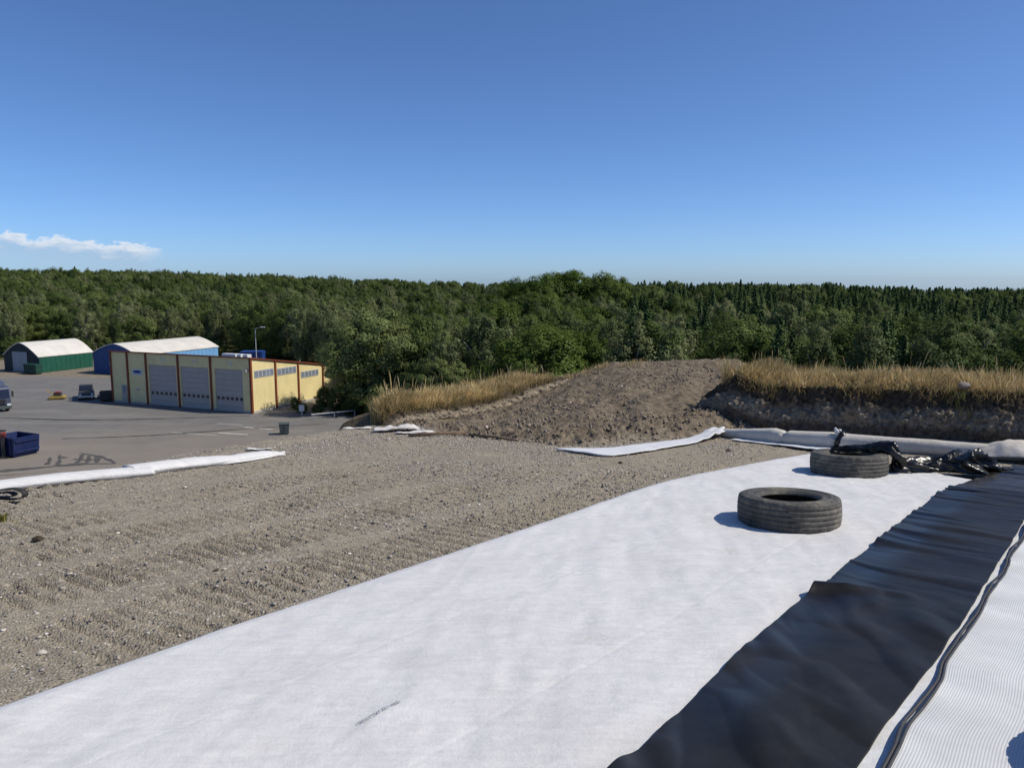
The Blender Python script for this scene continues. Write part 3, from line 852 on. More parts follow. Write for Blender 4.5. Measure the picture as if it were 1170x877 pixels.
    c0, _ = resample([(4.0, 13.95), (4.55, 13.15), (5.0, 12.5), (5.2, 12.1)], nu); c1, _ = resample([(4.25, 14.15), (4.85, 13.3), (5.35, 12.75), (5.6, 12.5)], nu)
    w = np.linspace(0, 1, nv); wob = 0.05 * fbm(np.linspace(0, 3, nu), np.zeros(nu), 0.4, 2, 118)[:, None] * (1 - w)
    X = c0[:, 0:1] * (1 - w) + c1[:, 0:1] * w + wob; Y = c0[:, 1:2] * (1 - w) + c1[:, 1:2] * w + wob
    o = mesh_obj('felt_edge', np.stack([X.ravel() - L[0], Y.ravel() - L[1], (base_h(X, Y) + 0.03 + 0.01 * fbm(X, Y, 0.2, 2, 119)).ravel() - L[2]], 1), grid_faces(nu, nv), M_WHITE2, root, True)
    solid(o, 0.006)
M_ROLL2 = fabric_white('pale_dusty_felt', (0.60, 0.56, 0.51), (0.36, 0.28, 0.19), 0.8)
build_roll()

def build_strip():
    for path, rad, seed, lab in (
        ([(-9.2, 6.4), (-7.6, 7.75), (-6.1, 9.0), (-5.3, 9.62), (-4.80, 10.02)], [(0, 0.16), (0.5, 0.17), (0.8, 0.145), (1, 0.14)], 121, 'folded white felt length lying along the plateau rim, nearer to the camera'),
        ([(-5.05, 9.92), (-4.45, 10.75), (-4.1, 11.2), (-3.80, 11.72), (-3.62, 11.98)], [(0, 0.175), (0.3, 0.175), (0.85, 0.13), (0.95, 0.09), (1, 0.035)], 131, 'tapering white felt length at the far end of the rim roll')):
        c = path[2]; L = (c[0], c[1], pz(*c))
        root = empty('felt_strip', L); tag(root, lab, 'felt strip', 'white felt lengths along the plateau rim')
        fabric_tube('folded_felt', path, rad, M_WHITE, root, seed, flat=0.46, origin=L, n=140, k=26, amp=0.016, sink=0.85, crease=[(1.5, 0.1, 0.02), (0.7, 0.06, 0.015)])
        # lower lip of the fold
        nu, nv = 90, 7
        P, q = resample(path, nu)
        T = np.gradient(P, axis=0); T /= np.linalg.norm(T, axis=1)[:, None]
        r = np.interp(q / q[-1], *zip(*rad)); w = np.linspace(0, 1, nv)
        ext = (0.75 + 0.35 * w[None, :] * (0.5 + 0.6 * fbm(q, q * 0, 0.6, 3, seed + 5)[:, None]))
        X = P[:, 0:1] + T[:, 1:2] * r[:, None] * ext; Y = P[:, 1:2] - T[:, 0:1] * r[:, None] * ext
        Z = base_h(X, Y) + 0.055 * (1 - w)[None, :] + 0.022
        o = mesh_obj('fold_lip', np.stack([X.ravel() - L[0], Y.ravel() - L[1], Z.ravel() - L[2]], 1), grid_faces(nu, nv), M_WHITE, root, True)
        solid(o, 0.006)
build_strip()

# ------------------------------------------------------------------ crumpled foil, rubber belt, bits and pieces
def build_foil():
    L = (5.6, 10.05, pz(5.6, 10.05))
    root = empty('plastic_foil', L)
    tag(root, 'crumpled black plastic foil heaped beside the far tyre and over its rim', 'plastic foil')
    def crumple(name, path, rad, seed, n, k, amp, flat):
        P, q = resample(path, n); r = np.interp(q / q[-1], *zip(*rad))
        T = np.gradient(P, axis=0); T /= np.linalg.norm(T, axis=1)[:, None]
        a = np.arange(k) * 2 * math.pi / k
        Q = np.repeat(q[:, None], k, 1); A = np.repeat(a[None], n, 0)
        f1 = 1 - 2.2 * np.abs(fbm(Q * 0.9 + 0.35 * np.sin(A), np.cos(A) * 0.35 + Q * 0.35, 0.26, 2, seed, 0.4)); f2 = 1 - 2 * np.abs(fbm(Q * 0.7 + np.sin(A) * 0.12, np.cos(A) * 0.15, 0.10, 2, seed + 3))
        R = r[:, None] * (1 + amp * (f1 - 0.4) + amp * 0.22 * (f2 - 0.5))
        tx = np.stack([T[:, 1], -T[:, 0]], 1); tx /= np.maximum(np.linalg.norm(tx, axis=1), 1e-6)[:, None]
        X = P[:, 0:1] + tx[:, 0:1] * np.cos(A) * R + 0.03 * amp * fbm(Q, A, 0.2, 2, seed + 7); Y = P[:, 1:2] + tx[:, 1:2] * np.cos(A) * R
        g = base_h(X, Y) + 0.05
        Z = np.maximum(P[:, 2:3] + base_h(P[:, 0:1], P[:, 1:2]) + np.sin(A) * R * flat, g)
        i = np.arange(n - 1)[:, None] * k + np.arange(k)[None]; j = np.arange(n - 1)[:, None] * k + ((np.arange(k) + 1) % k)[None]
        Fc = np.stack([i.ravel(), j.ravel(), (j + k).ravel(), (i + k).ravel()], 1)
        mesh_obj(name, np.stack([X.ravel() - L[0], Y.ravel() - L[1], Z.ravel() - L[2]], 1), [tuple(v) for v in Fc.tolist()] + [tuple(range(k))[::-1], tuple(range((n - 1) * k, n * k))], M_FOIL, root, True)
    crumple('foil_heap', [(5.02, 10.0, 0.09), (5.35, 10.05, 0.10), (5.65, 10.08, 0.10), (5.88, 10.02, 0.15), (6.06, 9.96, 0.17), (6.22, 9.98, 0.12), (6.50, 10.08, 0.05), (6.75, 10.15, 0.05)],
            [(0, 0.08), (0.15, 0.13), (0.3, 0.14), (0.42, 0.12), (0.52, 0.20), (0.62, 0.235), (0.72, 0.17), (0.82, 0.10), (1, 0.04)], 141, 120, 52, 0.62, 0.85)
    crumple('foil_loop', [(4.36, 10.30, 0.315), (4.60, 10.22, 0.335), (4.78, 10.12, 0.35), (4.93, 9.98, 0.38), (5.03, 9.90, 0.36), (5.07, 9.88, 0.27), (5.10, 9.90, 0.16)],
            [(0, 0.02), (0.2, 0.055), (0.5, 0.06), (0.62, 0.085), (0.75, 0.10), (0.9, 0.07), (1, 0.08)], 151, 80, 30, 0.7, 0.8)
build_foil()

def ribbon(path, width, thick, normal_up=False):
    """a strap standing on edge that follows a 3D path; width across the vertical plane of the path"""
    vv = []; ff = []
    P = [Vector(p) for p in path]
    for i, p in enumerate(P):
        t = (P[min(i + 1, len(P) - 1)] - P[max(i - 1, 0)]).normalized()
        side = Vector((0.30, 0.95, 0)).normalized()
        nrm = t.cross(side).normalized()
        for a, b in ((-1, -1), (1, -1), (1, 1), (-1, 1)):
            vv.append(p + side * a * width / 2 + nrm * b * thick / 2)
    for i in range(len(P) - 1):
        for k in range(4):
            ff.append((i * 4 + k, i * 4 + (k + 1) % 4, i * 4 + 4 + (k + 1) % 4, i * 4 + 4 + k))
    ff += [(3, 2, 1, 0), tuple(len(vv) - 4 + k for k in range(4))]
    return vv, ff
M_BELT = paint('black_belt_rubber', (0.028, 0.027, 0.027), 0.7, 0.35, 0.3)
def build_belt():
    z = pz(-5.4, 8.2); x0, y0 = -5.36, 8.15
    prof = [(-1.2, 0.03), (-0.6, 0.03), (-0.2, 0.035), (0.05, 0.03), (0.14, 0.05), (0.165, 0.09), (0.13, 0.135), (0.04, 0.165), (-0.08, 0.165), (-0.22, 0.14), (-0.4, 0.10), (-0.7, 0.06), (-1.3, 0.05)]
    P, _ = resample(prof, 60)
    vv, ff = ribbon([(x0 + a * 0.96 , y0 - a * 0.22, z + b - a * -0.22 * 0.095) for a, b in P], 0.07, 0.008)
    inner = [(-0.5, 0.045), (-0.25, 0.05), (-0.1, 0.055), (-0.02, 0.075), (-0.02, 0.10), (-0.10, 0.115), (-0.3, 0.09), (-0.5, 0.07)]
    P, _ = resample(inner, 40)
    root = empty('rubber_belt', (0, 0, 0))
    root.location = (x0, y0, z)
    o = mesh_obj('outer_loop', [Vector(v) - Vector((x0, y0, z)) for v in vv], ff, M_BELT, root, True)
    vv, ff = ribbon([(a * 0.96 + 0.0, -a * 0.22, b + a * 0.22 * 0.095) for a, b in P], 0.07, 0.008)
    mesh_obj('inner_loop', vv, ff, M_BELT, root, True)
    tag(root, 'looped black rubber belt on the gravel by the white felt', 'belt')
build_belt()

def rock_mesh(seed, jag=0.3, sub=2):
    bm = bmesh.new(); bmesh.ops.create_icosphere(bm, subdivisions=sub, radius=1.0)
    rng = np.random.default_rng(seed)
    V = np.array([v.co for v in bm.verts])
    pl = rng.normal(size=(9, 3)); pl /= np.linalg.norm(pl, axis=1)[:, None]; dd = rng.uniform(0.62, 0.95, 9)
    for p, d in zip(pl, dd):
        h = V @ p
        V = V - np.outer(np.maximum(h - d, 0), p)
    V = V + rng.normal(scale=0.03, size=V.shape)
    Fc = [[v.index for v in f.verts] for f in bm.faces]; bm.free()
    return V, Fc
M_ROCKS = [paint('pale_stone', (0.50, 0.46, 0.40), 0.9, 0.2, 0.25, 6), paint('grey_stone', (0.23, 0.205, 0.175), 0.9, 0.2, 0.3, 6), paint('dark_clod', (0.075, 0.057, 0.040), 0.95, 0.1, 0.4, 8)]
def build_rocks():
    spots = [(-3.95, 9.05, 0.045, 0, 'pale stone on the gravel below the join of the white felt lengths'),
             (-2.25, 8.45, 0.05, 2, 'dark clod alone on the gravel right of the pale stone'),
             (-4.05, 6.35, 0.09, 2, 'flat dark clod in the gravel left of the track marks'),
             (-2.20, 5.48, 0.035, 2, 'small dark stone casting a shadow on the mid gravel'),
             (-2.14, 5.50, 0.030, 0, 'small pale stone touching the small dark stone'),
             (-2.55, 3.95, 0.042, 0, 'pale flat stone near the white sheet edge at lower left'),
             (-2.95, 4.55, 0.026, 0, 'white pebble on the lower left gravel'),
             (0.55, 17.2, 0.055, 0, 'white stone halfway up the brown earth mound'),
             (2.9, 20.2, 0.07, 0, 'pale stone high on the brown earth mound'),
             (1.6, 11.1, 0.06, 2, 'dark clod beside the edge of the white sheet'),
             (3.55, 12.35, 0.09, 2, 'flat dark lump between the white sheet and the felt tail')]
    for i, (x, y, s, m, lab) in enumerate(spots):
        V, Fc = rock_mesh(200 + i)
        s = s * 0.65
        V = V * np.array([1.0, 0.8, 0.55]) * s
        o = mesh_obj('stone' if m < 2 else 'earth_clod', V, Fc, M_ROCKS[m], None, False, loc=(x, y, gz(x, y) + s * 0.25))
        o.rotation_euler[2] = i * 1.3
        tag(o, lab, 'stone' if m < 2 else 'clod')
build_rocks()

M_WOOD = paint('weathered_wood', (0.16, 0.115, 0.075), 0.9, 0.2, 0.3, 12)
M_SCRAP = paint('white_scrap', (0.62, 0.60, 0.57), 0.8, 0.3, 0.15, 5, dirt=0.4)
def crumpled_sheet(name, x, y, lx, ly, h, rz, mat, seed, label, cat, lift=0.02):
    nu, nv = 26, 18
    U, W = np.meshgrid(np.linspace(-0.5, 0.5, nu), np.linspace(-0.5, 0.5, nv), indexing='ij')
    X = U * lx * (1 + 0.2 * fbm(U, W, 0.4, 2, seed)); Y = W * ly * (1 + 0.3 * fbm(U, W, 0.3, 2, seed + 1))
    Z = h * np.clip(0.5 + 1.1 * fbm(X, Y, 0.25, 3, seed + 2), 0.05, 1.5) * (1 - 0.6 * np.maximum(np.abs(U), np.abs(W)) * 2)
    ca, sa = math.cos(rz), math.sin(rz)
    WX = x + X * ca - Y * sa; WY = y + X * sa + Y * ca
    zz = ground_z(WX.ravel(), WY.ravel()) + Z.ravel() + lift
    z0 = gz(x, y)
    o = mesh_obj(name, np.stack([WX.ravel() - x, WY.ravel() - y, zz - z0], 1), grid_faces(nu, nv), mat, None, False, loc=(x, y, z0))
    solid(o, 0.006)
    return tag(o, label, cat)
def build_debris():
    crumpled_sheet('plastic_scrap', -2.35, 15.75, 0.95, 0.5, 0.14, 0.2, M_SCRAP, 301, 'crumpled white plastic scrap at the tip of the dry grass', 'scrap')
    crumpled_sheet('plastic_scrap', -1.95, 15.25, 0.75, 0.28, 0.05, 0.3, M_SCRAP, 305, 'flat white plastic scrap in front of the crumpled one', 'scrap')
    crumpled_sheet('plastic_scrap', -3.35, 16.35, 0.60, 0.22, 0.06, 0.1, M_SCRAP, 309, 'white plastic scrap beside the bin on the plateau rim', 'scrap')
    crumpled_sheet('plastic_scrap', -4.20, 12.55, 0.40, 0.20, 0.07, 0.2, M_SCRAP, 313, 'small pale scrap lying behind the tapering felt', 'scrap')
    z = gz(-0.3, 14.3)
    b = MB(); vv, ff = tube([(-0.55, 0.55, gz(-0.85, 14.85) - z + 0.02), (0, 0, 0.04), (0.42, -0.55, gz(0.12, 13.75) - z + 0.03)], [0.02, 0.024, 0.018], 7); b.add(vv, ff)
    o = b.build('branch', M_WOOD, None, True, loc=(-0.3, 14.3, z)); tag(o, 'dark bare branch lying across the gravel at the mound foot', 'branch')
    z = gz(-1.55, 14.75)
    b = MB(); vv, ff = tube([(-0.45, -0.12, gz(-2.0, 14.63) - z + 0.03), (0.1, 0.05, 0.05), (0.65, 0.30, gz(-0.9, 15.05) - z + 0.05)], [0.03, 0.034, 0.022], 7); b.add(vv, ff)
    o = b.build('branch', M_WOOD, None, True, loc=(-1.55, 14.75, z)); tag(o, 'rusty brown stick in front of the white scraps', 'branch')
build_debris()

# ------------------------------------------------------------------ cut banks with dry grass on top
def bank_material():
    m = MT('cut_soil_layers'); v = m.coord()
    a = m.n('ShaderNodeAttribute', attribute_name='mask'); sp = m.n('ShaderNodeSeparateColor'); m.lk(a.outputs['Color'], sp.inputs[0])
    h = m.math('ADD', sp.outputs[0], m.math('MULTIPLY', m.math('SUBTRACT', m.noise(v, 2.5, 5, 0.65), 0.5), 0.35))
    c = m.ramp(h, [(0.0, (0.15, 0.122, 0.094, 1)), (0.27, (0.155, 0.125, 0.095, 1)), (0.36, (0.30, 0.26, 0.205, 1)), (0.58, (0.26, 0.22, 0.17, 1)), (0.70, (0.095, 0.076, 0.056, 1)), (0.98, (0.07, 0.055, 0.040, 1)), (1.0, (0.15, 0.12, 0.075, 1))])
    n1 = m.ramp(m.noise(v, 11, 8, 0.8), [(0.36, (0.55, 0.55, 0.55, 1)), (0.66, (2.3, 2.25, 2.15, 1))])
    c = m.mix(1.0, c, n1, 'MULTIPLY')
    m.base(c); m.set(0.95, 0.1)
    m.bump(m.noise(v, 18, 7, 0.8), 1.0, 0.08)
    return m.m
M_BANK = bank_material()
def build_bank(name, line, height, depth, seed, top_drop=0.0, follow=False):
    """line: base points (x, y) left to right seen from the camera; the face looks towards the camera side"""
    n = 520
    P, q = resample(line, n)
    T = np.gradient(P, axis=0); T /= np.linalg.norm(T, axis=1)[:, None]
    N = np.stack([-T[:, 1], T[:, 0]], 1)                      # away from the camera
    t_face = np.linspace(0, 1, 34); t_top = np.linspace(0.03, 1, 30)
    hgt = np.interp(q / q[-1], *zip(*height))
    z0 = base_h(P[:, 0], P[:, 1])
    rows = []
    ends = np.minimum(q, q[-1] - q)
    for t in t_face:
        off = 0.38 * t ** 1.3 - 0.05 * math.sin(t * 3.1)
        x = P[:, 0] + N[:, 0] * off; y = P[:, 1] + N[:, 1] * off
        z = z0 - 0.10 + (hgt + 0.10) * t
        amp = 0.09 * math.sin(min(t, 0.93) * 3.0) + 0.02
        dsp = amp * fbm(q, z * 1.2, 0.45, 4, seed) * 1.6 + amp * 1.5 * np.abs(fbm(q, z * 1.5, 0.15, 4, seed + 3, 0.65)) + 0.03 * fbm(q, z, 0.05, 2, seed + 4)
        rows.append((x - N[:, 0] * dsp, y - N[:, 1] * dsp, z + 0.4 * dsp, np.full(n, t)))
    for t in t_top:
        off = 0.38 + depth * t
        x = P[:, 0] + N[:, 0] * off; y = P[:, 1] + N[:, 1] * off
        z = (z0 + hgt * 1.0 if not follow else np.minimum(z0, base_h(x, y)) + hgt) + 0.04 * fbm(x, y, 0.5, 3, seed + 5) - top_drop * off - 2.2 * max(t - 0.75, 0) * 4 * max(t - 0.75, 0) * depth
        rows.append((x, y, z, np.full(n, 1.05)))
    X = np.stack([r[0] for r in rows], 1); Y = np.stack([r[1] for r in rows], 1); Z = np.stack([r[2] for r in rows], 1); Mk = np.stack([r[3] for r in rows], 1)
    o = mesh_obj(name, np.stack([X.ravel(), Y.ravel(), Z.ravel()], 1), grid_faces(n, X.shape[1]), M_BANK, smooth=True, kind='structure')
    point_col(o, 'mask', np.stack([Mk.ravel()] * 3, 1))
    def top(u, w):
        i = u * (n - 1); i0 = np.clip(i.astype(int), 0, n - 1); off = 0.33 + w
        x, y = P[i0, 0] + N[i0, 0] * off, P[i0, 1] + N[i0, 1] * off
        return x, y, (np.minimum(z0[i0], base_h(x, y)) if follow else z0[i0]) + hgt[i0] - top_drop * off
    return top
BANK_R = build_bank('earth_bank', [(4.15, 17.0), (4.7, 16.35), (5.6, 15.7), (7.0, 14.75), (8.9, 13.5), (11.5, 11.9), (13.5, 10.9)], [(0, 0.35), (0.06, 0.85), (0.1, 0.92), (0.6, 0.90), (1, 0.9)], 3.2, 401)
BANK_L = build_bank('grassy_bank', [(-2.75, 17.15), (-2.3, 17.75), (-1.4, 18.9), (-0.4, 20.4), (0.6, 21.9), (1.75, 23.6)], [(0, -0.12), (0.05, 0.25), (0.08, 0.32), (0.45, 0.30), (0.8, 0.36), (1, 0.10)], 2.2, 431, 0.0, True)

def grass_material():
    m = MT('dry_grass'); a = m.n('ShaderNodeAttribute', attribute_name='tint')
    t = m.t; tr = m.n('ShaderNodeBsdfTranslucent'); df = m.n('ShaderNodeBsdfDiffuse'); mx = m.n('ShaderNodeMixShader'); mx.inputs[0].default_value = 0.3
    m.lk(a.outputs['Color'], tr.inputs['Color']); m.lk(a.outputs['Color'], df.inputs['Color'])
    m.lk(df.outputs[0], mx.inputs[1]); m.lk(tr.outputs[0], mx.inputs[2])
    m.lk(mx.outputs[0], m.n('ShaderNodeOutputMaterial').inputs[0] if False else m.t.nodes['Material Output'].inputs[0])
    return m.m
M_GRASS = grass_material()
def blades(name, x, y, z, h, width, lean, tint, label, cat, seed, head=None):
    rng = np.random.default_rng(seed); n = len(x)
    a = rng.uniform(0, 6.283, n); wx, wy = np.cos(a) * width / 2, np.sin(a) * width / 2
    la = rng.normal(0.3, 1.4, n); lx, ly = np.cos(la) * lean * h, np.sin(la) * lean * h
    def lvl(t, ww, bend):
        cx, cy, cz = x + lx * bend, y + ly * bend, z + h * t
        return np.stack([cx - wx * ww, cy - wy * ww, cz], 1), np.stack([cx + wx * ww, cy + wy * ww, cz], 1)
    A0, A1 = lvl(-0.03, 1.0, 0); B0, B1 = lvl(0.55, 0.8, 0.3)
    hw = np.where(head, 2.4, 0.6) if head is not None else np.full(n, 0.6)
    C0, C1 = lvl(0.82, hw, 0.68)
    Dp = np.stack([x + lx, y + ly, z + h * 0.98], 1)
    V = np.stack([A0, A1, B0, B1, C0, C1, Dp], 1).reshape(-1, 3)
    o = np.arange(n)[:, None] * 7
    tri = np.array([(0, 1, 3), (0, 3, 2), (2, 3, 5), (2, 5, 4), (4, 5, 6)])
    Fc = (tri[None] + o[:, None]).reshape(-1, 3)
    ob = mesh_obj(name, V, Fc, M_GRASS, kind='stuff')
    point_col(ob, 'tint', np.repeat(tint, 7, 0))
    return tag(ob, label, cat)
def straw(n, rng, green=0.08):
    t = rng.uniform(0.75, 1.25, n)[:, None]
    c = np.array([0.52, 0.385, 0.185])[None] * t
    c = np.where(rng.uniform(0, 1, (n, 1)) < 0.25, np.array([0.62, 0.50, 0.29])[None] * t, c)
    return np.where(rng.uniform(0, 1, (n, 1)) < green, np.array([0.13, 0.15, 0.045])[None] * t, c)
def build_grass():
    rng = np.random.default_rng(8)
    def patch(top, n, u0, u1, depth, hmean, label, seed, tall, sparse_end=None, tip=None, bright=1.0):
        u = rng.uniform(u0, u1, n); w = rng.uniform(0, 1, n) ** 1.2 * depth * (1 if tip is None else np.clip(0.12 + 3.0 * u, 0, 1))
        x, y, z = top(u, w)
        dens = fbm(x, y, 0.6, 3, seed)
        keep = dens + rng.uniform(-0.5, 0.8, n) > -0.2
        if sparse_end is not None: keep &= rng.uniform(0, 1, n) > sparse_end(u)
        x, y, z, u, w = x[keep], y[keep], z[keep], u[keep], w[keep]
        x = x + rng.normal(0, 0.03, len(x)); y = y + rng.normal(0, 0.03, len(y))
        k = len(x)
        h = hmean * (0.40 + 0.65 * rng.uniform(0, 1, k)) * (1 + 0.55 * fbm(x, y, 0.32, 3, seed + 1)) * (0.55 + 0.45 * sstep(0.0, 0.25, w))
        tl = rng.uniform(0, 1, k) < tall
        h = np.where(tl, h * rng.uniform(1.3, 2.0, k), h)
        x = x + 0.06 * np.sin(9 * fbm(x, y, 0.3, 2, seed + 6)); front = (w < 0.10)
        lean = np.where(front, 0.85, np.where(tl, 0.2, 0.5)) * rng.uniform(0.3, 1.3, k)
        blades('dry_grass', x, y, z - 0.02, h, np.where(tl, 0.007, 0.012), lean, straw(k, rng, 0.12) * bright * (0.85 + 0.4 * fbm(x, y, 0.5, 3, seed + 9))[:, None], label, 'grass', seed + 2, head=tl)
    patch(BANK_R, 52000, 0.065, 1.0, 2.0, 0.30, 'dry golden grass along the top of the dark cut bank', 501, 0.014, lambda u: np.clip((u - 0.43) * 9, 0, 0.85), None, 1.2)
    patch(BANK_L, 44000, 0.03, 0.97, 1.9, 0.44, 'dry golden grass strip between the earth mound and the forest', 511, 0.012, None, 1, 1.3)
    # roots and straws hanging over the cut edges
    for top, n, u0, u1, drop, lab, sd in ((BANK_R, 5200, 0.04, 0.95, 0.30, 'dead straws and roots hanging over the edge of the dark bank', 541), (BANK_L, 3000, 0.06, 0.95, 0.12, 'dead straws hanging over the edge of the grass strip', 545)):
        u = rng.uniform(u0, u1, n); u = u[fbm(u * 30, u * 0, 1.0, 3, sd) + rng.uniform(-0.4, 0.4, n) > 0.0]; n = len(u)
        x, y, z = top(u, rng.uniform(-0.20, 0.02, n)); z = z - drop * rng.uniform(0, 1, n) ** 1.7
        tint = straw(n, rng, 0.2) * rng.uniform(0.35, 0.9, (n, 1))
        blades('hanging_straw', x, y, z, rng.uniform(0.05, 0.22, n), np.full(n, 0.011), rng.uniform(0.6, 1.8, n), tint, lab, 'straw', sd)
    # tussock standing by itself at the end of the strip
    n = 900
    a = rng.uniform(0, 6.28, n); r = 0.28 * np.sqrt(rng.uniform(0, 1, n))
    x = -3.05 + r * np.cos(a); y = 17.9 + r * np.sin(a)
    blades('grass_tussock', x, y, np.full(n, pz(-3.05, 17.9) - 0.02), 0.62 * rng.uniform(0.6, 1.1, n), np.full(n, 0.012), rng.uniform(0.1, 0.6, n), straw(n, rng), 'dry grass tussock at the outer tip of the grass strip', 'grass', 521)
    n = 260
    a = rng.uniform(0, 6.28, n); r = 0.12 * np.sqrt(rng.uniform(0, 1, n))
    tx, ty, tz = BANK_R(np.array([0.03]), np.array([0.3]))
    blades('grass_tussock', tx[0] + r * np.cos(a), ty[0] + r * np.sin(a), np.full(n, tz[0] - 0.25), 0.85 * rng.uniform(0.5, 1.1, n), np.full(n, 0.010), rng.uniform(0.1, 0.45, n), straw(n, rng), 'tall dry grass tuft at the left corner of the dark bank', 'grass', 523)
    # green weed growing down the bank
    n = 34
    u = np.full(n, 0.455) + rng.normal(0, 0.006, n)
    x, y, z = BANK_R(u, rng.uniform(-0.42, -0.1, n))
    z = z - rng.uniform(0.0, 0.55, n)
    tint = np.array([0.13, 0.14, 0.05])[None] * rng.uniform(0.6, 1.3, n)[:, None]
    blades('weed', x, y, z, rng.uniform(0.08, 0.22, n), np.full(n, 0.016), rng.uniform(0.3, 1.2, n), tint, 'green weed hanging down the face of the dark bank', 'weed', 525)
    # sparse dry herbs near the mound crest and on the rim
    n = 2600
    x = rng.uniform(0.8, 4.4, n); y = 24.3 + rng.normal(0, 0.5, n)
    keep = fbm(x, y, 0.5, 2, 527) > 0.0
    x, y = x[keep], y[keep]; n = len(x)
    blades('sparse_grass', x, y, ground_z(x, y) - 0.02, rng.uniform(0.06, 0.2, n), np.full(n, 0.012), rng.uniform(0.2, 0.8, n), straw(n, rng), 'thin dry grass tufts along the crest of the earth mound', 'grass', 529)
    n = 420
    x = -5.05 + rng.normal(0, 0.10, n); y = 7.15 + rng.normal(0, 0.06, n)
    tint = np.where(rng.uniform(0, 1, (n, 1)) < 0.5, np.array([[0.22, 0.19, 0.06]]), np.array([[0.10, 0.11, 0.03]])) * rng.uniform(0.7, 1.2, (n, 1))
    blades('weed', x, y, ground_z(x, y), rng.uniform(0.03, 0.09, n), np.full(n, 0.010), rng.uniform(0.3, 1.2, n), tint, 'low yellowish weed on the gravel at the left edge', 'weed', 531)
build_grass()
def build_bank_boulder():
    V, Fc = rock_mesh(260); V = V * np.array([0.13, 0.09, 0.075])
    x, y, z = BANK_R(np.array([0.46]), np.array([-0.02]))
    o = mesh_obj('boulder', V, Fc, M_ROCKS[1], None, False, loc=(x[0], y[0], z[0] + 0.10)); tag(o, 'pale boulder lodged in the grass on top of the dark bank', 'boulder')
build_bank_boulder()

# ------------------------------------------------------------------ yard
def asphalt_material():
    m = MT('dusty_asphalt'); v = m.coord()
    sp = m.n('ShaderNodeSeparateXYZ'); m.lk(v, sp.inputs[0])
    c = m.ramp(m.noise(v, 0.35, 7, 0.65), [(0.3, (0.138, 0.133, 0.127, 1)), (0.7, (0.185, 0.178, 0.168, 1))])
    c = m.mix(m.ramp(m.noise(v, 0.9, 7, 0.75), [(0.58, (0, 0, 0, 1)), (0.75, (0.55, 0.55, 0.55, 1))]), c, (0.085, 0.08, 0.074, 1))
    c = m.mix(m.ramp(m.noise(m.coord('Object', (0.05, 0.35, 1)), 1.0, 6, 0.7), [(0.5, (0, 0, 0, 1)), (0.75, (0.6, 0.6, 0.6, 1))]), c, (0.27, 0.25, 0.215, 1))
    n = m.math('MULTIPLY', m.noise(v, 0.12, 5, 0.6), 22.0)
    d = m.n('ShaderNodeMapRange'); m.lk(m.math('ADD', sp.outputs[1], n), d.inputs['Value'])
    d.inputs['From Min'].default_value = 94; d.inputs['From Max'].default_value = 80; d.inputs['To Min'].default_value = 0; d.inputs['To Max'].default_value = 0.5
    c = m.mix(d.outputs[0], c, m.mix(m.noise(v, 0.8, 6, 0.7), (0.23, 0.19, 0.145, 1), (0.32, 0.27, 0.21, 1)))
    m.base(c); m.set(0.85, 0.25); m.bump(m.noise(v, 20, 3), 0.3, 0.02)
    return m.m
